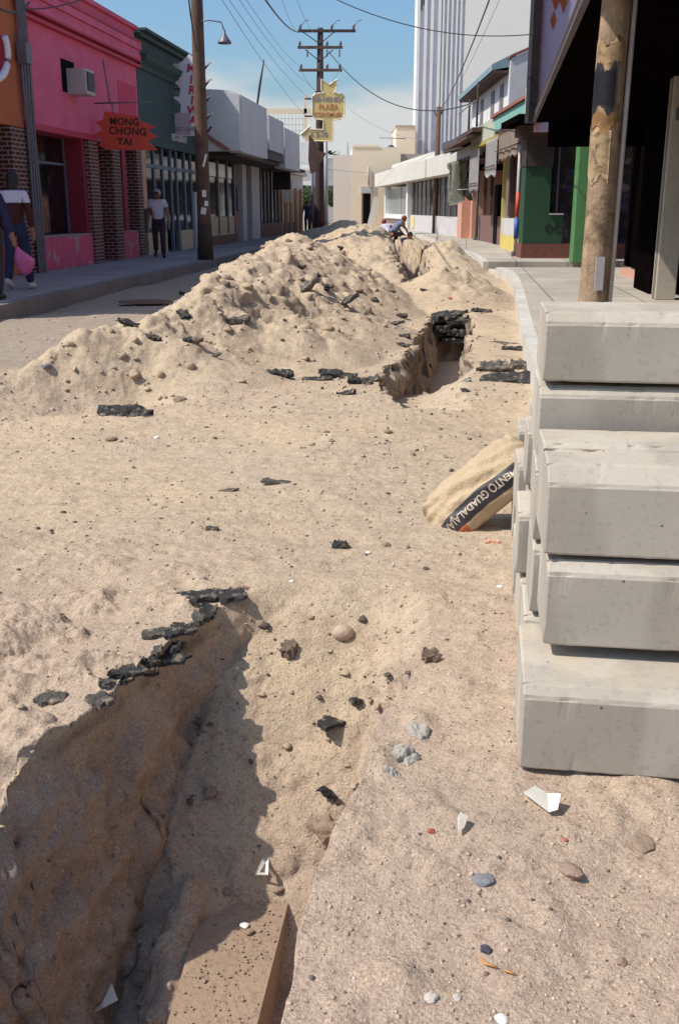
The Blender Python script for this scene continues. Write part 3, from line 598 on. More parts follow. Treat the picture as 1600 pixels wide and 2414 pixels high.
prism('textured_gable', M['white'], Wm, [(-1.6, 3.14), (.95, 3.14), (-.5, 4.62), (-.35, 4.9), (.98, 4.93), (1.42, 4.75), (1.42, 3.12), (.98, 3.12), (-.45, 4.60), (-1.6, 4.4)][0:1]+[(1.40, 3.14), (1.40, 4.76), (.55, 4.93), (-1.0, 4.93), (-1.6, 4.5)], 'y', -.45, -.27)
prism('brown_roof_edge', mat('rusty_edge', (.33, .15, .13), .8), Wm, [(-1.3, 4.58), (-1.1, 4.60), (1.12, 3.16), (.92, 3.15)], 'y', -.53, -.46)
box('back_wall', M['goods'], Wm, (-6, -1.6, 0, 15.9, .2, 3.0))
box('transom', M['glassb'], Wm, (-.07, -.05, 1.0, 2.4, 2.46, 2.9), (-.07, -.05, 2.75, 3.9, 2.46, 2.9), (-.07, -.05, 4.2, 5.0, 2.46, 2.85))
box('pane', M['glass'], Wm, (-.07, -.06, .6, 5.3, 1.15, 2.43))
boxes('mullion', M['metal'], Wm, *[(-.12, .0, y, y+.14, .55, 3.0) for y in (.5, 2.48, 3.98, 5.2)], (-.10, -.02, .65, 5.2, 2.43, 2.455))
box('tile_panel', M['cream'], Wm, (-.2, -.04, .5, 5.3, .5, 1.14)); boxes('bulkhead', M['redb'], Wm, (-.22, .01, .4, 5.5, .2, .497))
box('column', M['greyw'], Wm, (-.25, .05, 6.45, 7.2, .2, 3.02)); box('column', M['greyw'], Wm, (-.25, .05, 8.3, 10.0, .2, 3.02))
box('doorway', M['dark'], Wm, (-.5, -.2, 7.2, 8.3, .2, 3.0))
boxes('door_frame', M['metal'], Wm, *[(-.12, .0, y, y+.16, .45, 3.0) for y in (10.6, 11.5, 12.4, 13.3, 14.3, 15.2)])
box('pane', M['glass'], Wm, (-.07, -.06, 10.1, 15.6, .8, 3.0)); boxes('bulkhead', M['redb'], Wm, (-.22, .01, 10.05, 15.8, .2, .78))
box('red_display', M['signr'], Wm, (-.3, -.13, 5.55, 6.2, .7, 1.3)); box('blue_display', M['navy'], Wm, (-.3, -.13, 5.6, 6.3, 1.3, 2.2))
box('hanging_sign', M['ink'], Wm, (.15, .95, 12.6, 12.72, 2.2, 2.95))
# antenna mast on top
mst = thing('roof_mast', 'thin leaning mast on the roof of the white modern shops', 'mast', D(603, 240, 40), 0)
tube('mast', M['woodd'], mst, [(0, 0, -.4), (.16, 0, .55), (.34, 0, 1.45)], [.03, .045, .02], 6)
# pale beams of half-built upper floor, rebar
bb = thing('unfinished_upper_floor', 'pale unfinished concrete beam and column showing above the white shops', 'building', D(640, 262, 56), 0)
box('beam', M['peach'], bb, (-.4, 2.2, -.1, .1, -.12, .12)); box('column', M['peach'], bb, (1.7, 1.85, -.1, .1, -1.5, .8))
bm = bmesh.new()
for k in range(9): tubem(bm, [(.1+.19*k, .2, -1.4), (.12+.19*k, .2, .0)], .008, 4)
for k in range(3): tubem(bm, [(.0, .2, -.35-.3*k), (1.8, .2, -.35-.3*k)], .008, 4)
fin('reinforcing_bars', bm, M['cable2'], bb)
# --- colonial ochre building
Cb = lroot('colonial_house', 'old cream and ochre house with cornice and shuttered doors past the white shops', 'building', 49.2)
box('wall', M['oldwhite'], Cb, (-5, 0, 0, 7.0, 2.3, 3.05)); box('lower_wall', M['ochre'], Cb, (-5, -.002, 0, 7.0, .2, 2.297))
box('cornice', M['oldwhite'], Cb, (-5, .22, -.1, 7.15, 3.053, 3.25), bevel=.03)
for k, y in enumerate((.6, 2.2, 3.8, 5.6)):
    box('door', mat('rust_door%d' % k, ((.20, .08, .04), (.22, .10, .05), (.17, .08, .05), (.16, .06, .04))[k], .8), Cb, (.0, .03, y, y+.8, .2, 1.7 if k < 2 else 2.4))
    box('shutter', mat('pale_blue_shutter', (.22, .26, .27), .8), Cb, (.001, .025, y, y+.8, 1.75, 2.75)) if k < 2 else None
box('dado', mat('dado_blue', (.05, .08, .09), .8), Cb, (.001, .02, .3, 3.6, .2, .75))
# rusty projecting balcony above
rb = thing('rusty_bay', 'rust brown carved balcony bracket above the far end of the white shops', 'balcony', W(-7.2, 49.5, 3.3), RZ)
prism('bracket', M['brown'], rb, [(.5, 1.4), (.75, 1.1), (.85, .75), (1.25, .62), (1.1, .3), (.9, .1), (.8, -.2), (.55, -.3), (.45, .3)], 'y', -.2, .2)
# ================================================================= FAR END
Fh = thing('white_civic_building', 'white neoclassical building with stepped cornice closing the street end', 'building', (-3.9, 104, 0), 0)
box('wall', M['white'], Fh, (-4, 6.2, 0, 9, 0, 6.1))
box('cornice', M['white'], Fh, (-4.2, 6.3, -.3, .0, 6.103, 6.45), (-4, 6.25, -.18, 0, 5.1, 5.3), (-4, 6.25, -.12, 0, 4.4, 4.52), bevel=.04)
box('tall_wing', M['white'], Fh, (-4, 1.6, -.6, -.01, 0, 7.6)); box('wing_cornice', M['white'], Fh, (-4.1, 1.8, -.8, -.6, 5.0, 5.25))
box('window', M['dark'], Fh, (3.35, 3.95, -.05, .02, 2.4, 4.0)); box('window', M['dark'], Fh, (3.4, 4.05, -.05, .02, .0, .95))
Hd = []
def leafmass(name, m, parent, cx, cy, cz, rx, ry, rz, n, s, seed=1):
    r = random.Random(seed); bm = bmesh.new()
    for i in range(n):
        while True:
            p = Vector((r.uniform(-1, 1), r.uniform(-1, 1), r.uniform(-1, 1)))
            if .55 < p.length < 1.05: break
        q = Vector((cx+p.x*rx, cy+p.y*ry, cz+p.z*rz)); e = Euler((r.uniform(0, 6), r.uniform(0, 6), r.uniform(0, 6))).to_matrix()
        vs = [bm.verts.new(q+e@Vector(v)*s*r.uniform(.6, 1.3)) for v in ((-1, 0, 0), (0, -.5, 0), (1, 0, .1), (0, .5, 0))]; bm.faces.new(vs)
    return fin(name, bm, m, parent)
for i, (px, wdt, lab) in enumerate(((720, 1.35, 'clipped dark green tree crown just left of the sign pole'), (790, 1.25, 'clipped dark green tree crown between the sign pole and the peach building'))):
    c = D(px, 462, 88); tr = thing('clipped_tree', lab, 'tree', (c.x, 88, 0), 0, 'clipped trees at the street end')
    leafmass('crown', M['foliage'], tr, 0, 0, c.z, wdt, 1.1, .85, 2600, .10, i); tube('trunk', M['treeb'], tr, [(0, 0, 0), (0, 0, c.z-.4)], [.12, .09], 8)
    box('crown_core', M['foliage'], tr, (-wdt*.75, wdt*.75, -.8, .8, c.z-.6, c.z+.6), bevel=.3)
pt = thing('palm_tree', 'grey green palm top rising behind the white building', 'tree', (D(778, 360, 112).x, 112, 0), 0)
cz_ = D(778, 352, 112).z
tube('trunk', M['treeb'], pt, [(0, 0, 0), (.1, 0, cz_-.6)], [.25, .18], 8)
bm = bmesh.new(); r = random.Random(4)
for k in range(26):
    a = r.uniform(0, 2*pi); el = r.uniform(-.5, 1.1); ln = r.uniform(1.2, 1.9); pr = None
    for j in range(7):
        f = j/6; p = Vector((cos(a)*cos(el)*ln*f, sin(a)*cos(el)*ln*f, sin(el)*ln*f-.9*f*f*ln*.8+0))+Vector((.1, 0, cz_-.5))
        wv = Vector((-sin(a), cos(a), 0))*.20*math.sin(pi*min(1, f+.12))+Vector((0, 0, -.05))
        cur = (bm.verts.new(p+wv), bm.verts.new(p-Vector((wv.x, wv.y, -wv.z))))
        if pr: bm.faces.new((pr[0], cur[0], cur[1], pr[1]))
        pr = cur
fin('crown', bm, M['palm'], pt)
# peach building
Pb = thing('peach_building', 'tall sunlit peach coloured building at the street end with small roof tank beside it', 'building', (0, 76, 0), 0)
box('wall', M['peach'], Pb, (.9, 4.4, 0, 10, 0, 5.62)); box('wing', mat('pale_peach', (.80, .66, .54), .85, .04), Pb, (-.45, .897, .02, 10, 0, 5.1))
box('parapet', M['peach'], Pb, (.95, 2.9, -.05, .4, 5.623, 5.78)); box('upper_block', M['beige'], Pb, (2.9, 6.2, .6, 8, 4.3, 5.2))
dr = box('doorway', M['dark'], Pb, (1.72, 2.25, -.03, .3, 0, 2.45)); box('door_head', M['greyw'], Pb, (1.55, 2.3, -.12, -.001, 2.5, 2.95))
box('door', mat('brown_door', (.12, .08, .07), .7), Pb, (1.62, 1.74, -.06, .2, 0, 2.42))
tube('down_pipe', M['beige'], Pb, [(2.12, -.12, 3.0), (2.08, -.12, 4.3)], .07, 8); tube('antenna', M['metal'], Pb, [(.6, .5, 5.1), (.6, .5, 6.0)], .03, 5)
pk = thing('leaning_plank', 'white board leaning across the dark doorway of the peach building', 'board', (1.9, 75.2, 0), 0)
o = prism('board', M['wpaper'], pk, [(.0, -.1), (.42, -.1), (1.0, 2.2), (.60, 2.25)], 'y', -.04, .0)
rt_ = thing('roof_water_tank', 'dark squat water tank with antenna on the roof behind the canopy shop', 'water tank', (3.9, 80, 5.1), 0)
bm = bmesh.new(); tubem(bm, [(0, 0, 0), (0, 0, .1), (0, 0, .55), (0, 0, .75), (0, 0, .9)], [.42, .46, .46, .3, .12], 16); fin('tank', bm, mat('tank_blue_black', (.04, .045, .09), .5), rt_, True)
tube('antenna', M['metal'], rt_, [(.1, 0, .85), (.1, 0, 1.5)], .03, 5); tube('antenna_arm', M['metal'], rt_, [(-.9, 0, 1.42), (1.1, 0, 1.35)], .03, 5)
# street-end low wall block so the vista is closed
eb = thing('cross_street_houses', 'low pale houses across the end of the street', 'building', (-12, 120, 0), 0)
box('wall', M['oldwhite'], eb, (-60, 80, 0, 10, 0, 5.0)); box('roof', M['beige'], eb, (-60.2, 80.2, -.2, 10, 5.003, 5.2))
# ================================================================= TOWER
Tw = thing('white_tower', 'tall white tower block with vertical fins on its left half', 'building', (5.95, 84, 0), 0)
Hh = 34
box('main_block', M['tower'], Tw, (3.66, 16, 0, 14, 0, Hh)); box('recess_wall', M['lav'], Tw, (.15, 3.655, .22, 2.6, 0, Hh)); box('side_wall', M['tower'], Tw, (0, .147, .61, 2.6, 0, Hh))
fx = [0.0, .55, 1.05, 1.62, 1.95, 2.28, 2.62, 2.98, 3.30]
for k, x in enumerate(fx): boxes('fin', M['tower'], Tw, (x, x+(.22 if k < 4 else .13), -.0, .6, 0, Hh))
boxes('window_slot', M['dark'], Tw, *[(x, x+.07, .17, .217, z, z+.9) for x, z in ((.3, 15.9), (.45, 16.3), (.9, 16.9), (1.0, 17.2), (1.35, 17.5), (1.5, 17.1))])
yb = thing('yellowish_block', 'small cream rooftop block just left of the tower foot', 'building', (4.35, 82, 0), 0)
box('wall', M['peach'], yb, (0, 1.5, 0, 6, 0, 7.4)); box('parapet', M['beige'], yb, (-.05, 1.45, -.05, 6, 7.403, 7.55))
# ================================================================= RIGHT SIDE
# canopy shop (long white canopy)
va = Vector((4.75, 45.5, 0)); vb = Vector((2.65, 72.5, 0)); ca = atan2(-(vb.x-va.x), vb.y-va.y)
Cs = thing('canopy_shop', 'long low shop with deep white canopy and dark glass front on the far right', 'building', va, ca)
LN = (vb-va).length
box('canopy', M['canopyw'], Cs, (0, 5, 0, LN+2.0, 2.86, 3.75), bevel=.02); box('upper_parapet', M['canopyw'], Cs, (1.2, 6, 10, LN+1.9, 3.753, 4.35))
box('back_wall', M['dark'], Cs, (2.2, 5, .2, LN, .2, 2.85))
box('low_wall', M['greyw'], Cs, (.62, .85, .2, 15.6, .2, 1.05)); box('pane', M['glass'], Cs, (.70, .72, .2, 15.6, 1.05, 2.85))
boxes('mullion', M['metal'], Cs, *[(.66, .78, y, y+.14, 1.05, 2.85) for y in np.arange(.4, 15.5, 1.45)])
box('column', M['white'], Cs, (.45, .85, 15.7, 16.3, .2, 2.85)); box('column', M['white'], Cs, (.45, .85, LN-.6, LN-.1, .2, 2.85))
box('sill', M['white'], Cs, (.42, .85, 16.3, LN-.6, .80, 1.05)); box('curtained_pane', M['glassg'], Cs, (.68, .72, 16.3, LN-.6, 1.05, 2.7))
boxes('mullion', M['metall'], Cs, (.62, .76, 20, 20.15, 1.05, 2.7)); box('shadow_wall', M['beige'], Cs, (.7, .9, 16.3, LN-.6, .2, .797))
box('red_poster', M['signy'], Cs, (.58, .617, 13.9, 15.0, .35, .95)); box('tiled_roof_edge', M['fascia'], Cs, (-.05, 3, -7.5, 1.6, 3.77, 4.2))
# house with balcony
Hs = thing('balcony_house', 'white two storey house with blue grey eaves and balcony doors on the right', 'building', (5.4, 30.2, 0), 0)
box('wall', M['white'], Hs, (0, 6, 4.2, 13.4, 3.2, 5.75)); box('end_wall', M['greyw'], Hs, (0, 6, 4.0, 4.197, .2, 5.9))
prism('gable_parapet', M['greyw'], Hs, [(0, 5.903), (.02, 5.95), (5, 8.0), (6, 8.0), (6, 5.903)], 'y', 4.0, 4.2); prism('ridge_tile', M['tile'], Hs, [(-.05, 5.95), (-.02, 6.03), (5, 8.12), (5, 8.003)], 'y', 3.95, 4.25)
prism('eave', M['blueroof'], Hs, [(-.55, 5.62), (-.55, 5.80), (.2, 6.15), (.2, 5.76)], 'y', 4.25, 13.7)
box('soffit', M['brown'], Hs, (-.5, .3, 4.25, 13.6, 5.55, 5.615))
for y in (5.2, 7.2, 10.0): boxes('balcony_door', mat('shutter_grey_brown', (.20, .15, .15), .7), Hs, (-.03, .1, y, y+.7, 4.0, 5.35))
box('balcony_floor', M['brown'], Hs, (-1.05, 0, 4.6, 9.4, 3.82, 3.95))
tube('balcony_rail', M['cable2'], Hs, [(-1.0, 4.7, 4.75), (-1.0, 9.3, 4.75)], .02, 5)
tube('balcony_post', M['woodd'], Hs, [(-1.0, 6.1, 3.95), (-1.0, 6.1, 4.95)], .035, 6)
tube('balcony_post', M['woodd'], Hs, [(-.95, 4.4, 3.95), (-.95, 4.4, 5.3)], .035, 6)
prism('lower_tile_roof', M['brown'], Hs, [(-1.2, 3.62), (-1.2, 3.72), (.0, 4.1), (0, 3.9)], 'y', 5.0, 12.6)
# shop row under it
Sr = thing('yellow_base_shop', 'open shop with pale wall on a bright yellow base next to the green shop', 'building', (5.15, 27.4, 0), 0)
box('wall', M['greyw'], Sr, (0, .3, .2, 5.6, .62, 1.12)); box('yellow_base', M['yellow'], Sr, (-.01, .3, .2, 5.6, .2, .617))
box('back_wall', M['goods'], Sr, (1.6, 6, 0, 6, .2, 3.2)); box('post', M['yellow'], Sr, (-.01, .1, 5.61, 5.72, .2, 3.2)); box('post', M['brown'], Sr, (0, .2, 2.2, 2.35, 1.125, 3.2)); box('post', M['brown'], Sr, (0, .2, 4.1, 4.2, 1.125, 3.2))
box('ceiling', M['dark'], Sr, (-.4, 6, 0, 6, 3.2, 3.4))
box('shop_blind', mat('blue_goods', (.03, .06, .22), .7), Sr, (.3, .5, .5, 1.6, 1.3, 2.2))
Bw = thing('brown_wood_shop', 'dim shop with brown wooden base panels beyond the yellow base shop', 'building', (5.5, 33.6, 0), 0)
box('panel_base', mat('mauve_brown_panel', (.18, .10, .09), .8), Bw, (0, .3, 0, 8.2, .2, 1.15)); box('doorway', M['dark'], Bw, (-.02, .2, 2.6, 3.4, .2, 2.2))
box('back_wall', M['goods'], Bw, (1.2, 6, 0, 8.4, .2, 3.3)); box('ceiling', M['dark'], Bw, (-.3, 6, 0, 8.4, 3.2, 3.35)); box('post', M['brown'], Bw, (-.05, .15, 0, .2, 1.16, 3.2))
for y in (1.6, 4.6, 6.3): boxes('mullion', M['brown'], Bw, (0, .12, y, y+.12, 1.16, 3.2))
Pe = thing('peach_shop', 'peach painted shop corner seen below the grey green awning cloth', 'building', (5.35, 43.0, 0), 0)
box('wall', M['peachd'], Pe, (-.25, 3, .5, 2.0, .2, 1.9)); box('side_wall', M['peachd'], Pe, (.12, 3, 0, .497, .2, 2.9)); box('upper', M['dark'], Pe, (.3, 3, .5, 7, 1.9, 3.4)); box('frieze', M['oldwhite'], Pe, (-.6, 3, -4.5, 4, 3.25, 3.62)); box('frieze_edge', M['brown'], Pe, (-.65, 3, -4.55, 4.05, 3.15, 3.247))
# fascias over pavement
Fa = thing('shop_fascia_board', 'pale sign board edged in yellow and teal above the canvas blinds', 'sign board', (4.7, 26.6, 0), 0)
box('teal_board', M['teal'], Fa, (-.02, .1, 0, 5.6, 3.62, 4.02)); box('board', mat('faded_board', (.46, .45, .34), .8, .15, 3), Fa, (-.02, .1, 5.603, 11.2, 3.5, 4.05))
box('yellow_edge', mat('mustard_edge', (.40, .28, .05), .7), Fa, (-.05, .12, 4.5, 11.25, 3.38, 3.497)); box('brown_edge', M['brown'], Fa, (-.05, .12, -.3, 4.497, 3.46, 3.617))
box('roof', M['brown'], Fa, (.1, 1.6, 0, 11.2, 3.9, 4.0)); box('end_board', M['white'], Fa, (-.1, .9, -.34, -.02, 3.62, 4.25))
prism('tile_edge', M['tile'], Fa, [(-.1, 4.03), (-.08, 4.12), (.3, 4.16), (.3, 4.03)], 'y', 0, 6.0)
def blind(name, m, label, x, y0, y1, z0, z1, seed, bar=True, group='canvas blinds on the right'):
    r = random.Random(seed); o = thing(name, label, 'blind', (x, y0, 0), 0, group); bm = bmesh.new(); n = 40; g = []
    for i in range(n+1):
        f = i/n; row = []
        for j in range(12):
            h = j/11; z = z1+(z0-z1)*h+(.05*math.sin(i*.9+seed)+.04*r.random() if j == 11 else 0)
            row.append(bm.verts.new((.018*math.sin(f*26+seed)*(.3+h)+.12*h*0, f*(y1-y0), z)))
        g.append(row)
    for i in range(n):
        for j in range(11): bm.faces.new((g[i][j], g[i+1][j], g[i+1][j+1], g[i][j+1]))
    bmesh.ops.solidify(bm, geom=bm.faces[:], thickness=.012); fin('canvas', bm, m, o, True)
    if bar: tube('weight_bar', M['brown'], o, [(-.06, .05, z0+.28), (-.06, y1-y0-.05, z0+.28)], .02, 5)
    return o
blind('hanging_blind', M['canvas'], 'tan canvas blind hanging nearest the green shop', 4.62, 26.7, 30.9, 2.72, 3.46, 1)
blind('hanging_blind', M['wcanvas'], 'short white canvas blind hanging next to the tan one', 4.62, 31.0, 33.4, 2.35, 3.42, 5)
blind('hanging_blind', M['wcanvas'], 'tall narrow white canvas blind under the yellow edged board', 4.62, 35.0, 37.5, 1.95, 3.36, 9)
gcl = thing('draped_awning_cloth', 'limp grey green awning cloth draped over the pavement by the peach shop', 'awning', (4.45, 40.6, 0), 0)
bm = bmesh.new(); n = 34; g = []; r = random.Random(8)
for i in range(n+1):
    f = i/n; row = []
    for j in range(14):
        h = j/13; row.append(bm.verts.new((-.15+.95*(f-.1)+.16*math.sin(f*19)*(.3+h)+.05*r.uniform(-1, 1), .1*math.sin(f*11+1)-.4*h+f*.6, 3.2-1.42*h*(1+.14*math.sin(f*7)+.06*r.random())+(f-.5)*.2)))
    g.append(row)
for i in range(n):
    for j in range(13): bm.faces.new((g[i][j], g[i+1][j], g[i+1][j+1], g[i][j+1]))
bmesh.ops.solidify(bm, geom=bm.faces[:], thickness=.015); fin('cloth', bm, M['gcanvas'], gcl, True)
tube('cloth_rope', M['metall'], gcl, [(.1, -.2, 2.1), (.75, -.1, 2.12)], .02, 5)
for (px, py, h, m_, lab) in ((1121, 566, 3.0, 'metal', 'grey steel post standing in front of the brown wooden shop'), (1213, 604, 3.0, 'metall', 'awning post with blue band before the yellow base shop')):
    q = G(px, py, .2); o = thing('awning_post', lab, 'post', q, 0, 'awning posts on the right pavement'); tube('post', M[m_], o, [(0, 0, 0), (0, 0, h)], .05, 8); box('foot', M['metal'], o, (-.1, .1, -.1, .1, 0, .12), bevel=.02)
    if px == 1213: tube('blue_band', mat('blue_band', (.03, .10, .40), .5), o, [(0, -.0, .45), (0, 0, .95)], .065, 8); tube('red_band', M['signr'], o, [(0, -.0, 1.0), (0, 0, 1.6)], .055, 8)
# green shop
Gr = thing('green_front_shop', 'shop front painted green with brick base, window and bright green column', 'building', (5.15, 26.9, 0), atan2(.0, 1))
box('brick_base', mat('red_brick_base', (.17, .06, .045), .85, .2, 8), Gr, (-.57, 3, -.9, -.2, .2, .55)); box('green_wall', M['gdark'], Gr, (-.54, .10, -.85, -.25, .553, 2.4)); box('awning_shade_box', M['brownd'], Gr, (-.56, .12, -.9, -.25, 2.403, 3.097)); box('green_panel', M['gdark'], Gr, (.103, .45, -.85, -.25, .553, 1.25))  # dark brown box above green_wall is the awning's shadow put in as colour
box('window_sill', M['metall'], Gr, (.103, .45, -.9, -.25, 1.253, 1.29)); box('pane', M['glass'], Gr, (.103, .45, -.6, -.58, 1.29, 3.1)); box('window_bar', M['metal'], Gr, (.103, .13, -.62, -.56, 1.29, 3.1), (.30, .34, -.62, -.56, 1.29, 3.1))
box('shop_display', M['goods'], Gr, (-.1, 3, -.3, -.2, 1.29, 3.1))
text('emblem', 'OC', M['ink'], Gr, (.20, -.86, .92), (radians(90), 0, 0), .26, bold=.0)
box('lintel', M['brown'], Gr, (-.75, 2.5, -.95, -.2, 3.1, 3.35)); box('column', M['lime'], Gr, (.30, .62, -2.9, -2.5, .2, 3.3)); box('white_column', M['white'], Gr, (.60, 1.0, -3.6, -3.2, .2, 3.2)); box('capital', M['greyw'], Gr, (.52, 1.1, -3.7, -3.1, 2.4, 2.6))
box('roof_slab', M['black'], Gr, (-1.0, 3, -2.2, .5, 3.36, 3.5)); box('tube_lamp', M['white'], Gr, (.05, .75, -3.3, -3.2, 3.12, 3.18))  # overhang of roof_slab added to throw shade on the green wall
# dark arcade shop on the right with black awning
Da = thing('dark_arcade', 'dark shaded arcade shop front with bright green door posts behind the right pole', 'building', W(2.95, 6, 0), RZ)
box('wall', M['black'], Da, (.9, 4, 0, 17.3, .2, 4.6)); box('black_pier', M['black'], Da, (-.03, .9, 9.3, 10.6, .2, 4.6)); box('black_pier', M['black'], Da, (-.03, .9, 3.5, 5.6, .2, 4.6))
box('door_post', M['lime'], Da, (.55, .65, 13.6, 13.75, .35, 2.6)); box('door_post', M['gdark'], Da, (.72, .82, 12.6, 12.8, .35, 1.7)); box('door_step', M['peachd'], Da, (.3, .9, 12.3, 14.0, .2, .32))
box('upper_storey', mat('pinkish_wall', (.55, .36, .42), .8, .08), Da, (-.1, 4, 0, 12, 4.603, 9)); 
box('inner_column', M['redb'], Da, (.35, .6, 7.6, 7.9, .2, 3))
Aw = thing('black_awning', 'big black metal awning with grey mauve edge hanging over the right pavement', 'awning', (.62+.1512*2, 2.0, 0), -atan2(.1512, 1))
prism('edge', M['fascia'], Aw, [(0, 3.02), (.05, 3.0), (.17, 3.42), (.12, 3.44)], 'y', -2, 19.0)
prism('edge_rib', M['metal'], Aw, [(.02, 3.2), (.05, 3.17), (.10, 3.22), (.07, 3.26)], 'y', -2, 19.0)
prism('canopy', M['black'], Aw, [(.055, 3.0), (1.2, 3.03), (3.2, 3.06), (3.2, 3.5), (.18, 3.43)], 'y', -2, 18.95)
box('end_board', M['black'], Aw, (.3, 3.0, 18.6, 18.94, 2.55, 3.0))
pw = thing('diamond_sign_wall', 'pale mauve sign board with orange diamonds rising above the black awning', 'sign board', (0, 21.6, 0), 0)
box('board', mat('mauve_board', (.46, .38, .50), .8, .05), pw, (4.02, 5.6, 0, .15, 2.9, 9)); box('pink_edge', mat('pink_edge', (.55, .25, .27), .8), pw, (3.96, 4.017, -.01, .15, 2.9, 9))
for i, (x, y, hw, hh) in enumerate(((1303, 48, 7, 20), (1309, -2, 10, 24), (1328, 0, 10, 28))):
    c = D(x, y, 21.6); k1 = 21.6/2560
    prism('diamond', mat('rust_diamond', (.34, .07, .02), .7), pw, [(c.x, c.z-hh*k1), (c.x+hw*k1, c.z), (c.x, c.z+hh*k1), (c.x-hw*k1, c.z)], 'y', -.02, -.001)
ds = thing('dark_slab_sign', 'tall dark brown vertical slab standing up at the far end of the black awning', 'sign board', (3.79, 21.45, 0), 0)
box('slab', mat('dark_slab', (.012, .008, .009), .9, .3, 4), ds, (0, .165, 0, .4, 3.07, 9)); box('stay', M['brownd'], ds, (.17, .3, .1, .3, 3.07, 3.4))
cp = thing('concrete_post', 'square pale concrete post at the right picture edge', 'post', W(2.82, 14.45, .2), RZ)
box('shaft', M['walk'], cp, (0, .27, -.14, .14, 0, 3.2), bevel=.012); box('bracket', M['metal'], cp, (.05, .3, -.17, -.141, 2.3, 2.45))
# right pole
rp = thing('wooden_pole', 'thick weathered tan wooden pole with torn posters rising behind the concrete blocks', 'utility pole', (2.135, 8.6, .2), 0)
bm = bmesh.new(); zs = np.linspace(-.1, 4.6, 60); r = random.Random(3)
tubem(bm, [(-.055*0+.012*z+.008*math.sin(z*2), 0, z) for z in zs], [.122-.004*z+.003*r.random()+.006*max(0, .5-z) for z in zs], 22)
fin('shaft', bm, M['woodl'], rp, True)
def wrap(name, m, z0, z1, a0, a1, off, seed):
    r = random.Random(seed); bm = bmesh.new(); g = []
    ph = r.uniform(0, 6)
    for i in range(13):
        row = []; a = a0+(a1-a0)*i/12
        for j in range(9):
            z = z0+(z1-z0)*j/8+(.04*math.sin(i*.8+ph+j)+.015*math.sin(i*2.3+ph) if j in (0, 8) else 0); rad = .123-.004*z+off; row.append(bm.verts.new((.012*z+.008*math.sin(z*2)+rad*cos(a), rad*sin(a), z)))
        g.append(row)
    for i in range(12):
        for j in range(8): bm.faces.new((g[i][j], g[i+1][j], g[i+1][j+1], g[i][j+1]))
    bmesh.ops.solidify(bm, geom=bm.faces[:], thickness=.002); fin(name, bm, m, rp, True)
wrap('poster', mat('torn_poster', (.62, .45, .27), .8, .3, 14, speck=.8, sscale=18, spcol=(.18, .11, .07)), 1.42, 1.82, radians(170), radians(275), .007, 1)
wrap('poster', mat('ochre_poster', (.45, .25, .10), .8, .3, 14, speck=.8, sscale=14, spcol=(.6, .5, .38)), 1.80, 2.02, radians(185), radians(300), .008, 2)
wrap('poster', mat('black_poster', (.025, .022, .03), .7, .3, 9), 1.95, 2.27, radians(180), radians(285), .010, 5)
wrap('poster', mat('tan_poster', (.55, .38, .22), .8, .3, 16, speck=.7, sscale=20, spcol=(.15, .09, .06)), 2.25, 2.45, radians(180), radians(300), .009, 6)
box('metal_plate', M['metall'], rp, (-.02, .05, -.145, -.128, .55, .82))
tube('conduit', M['metall'], rp, [(.14, -.03, 0), (.158, -.03, 2.2), (.18, -.02, 4.5)], .022, 8)
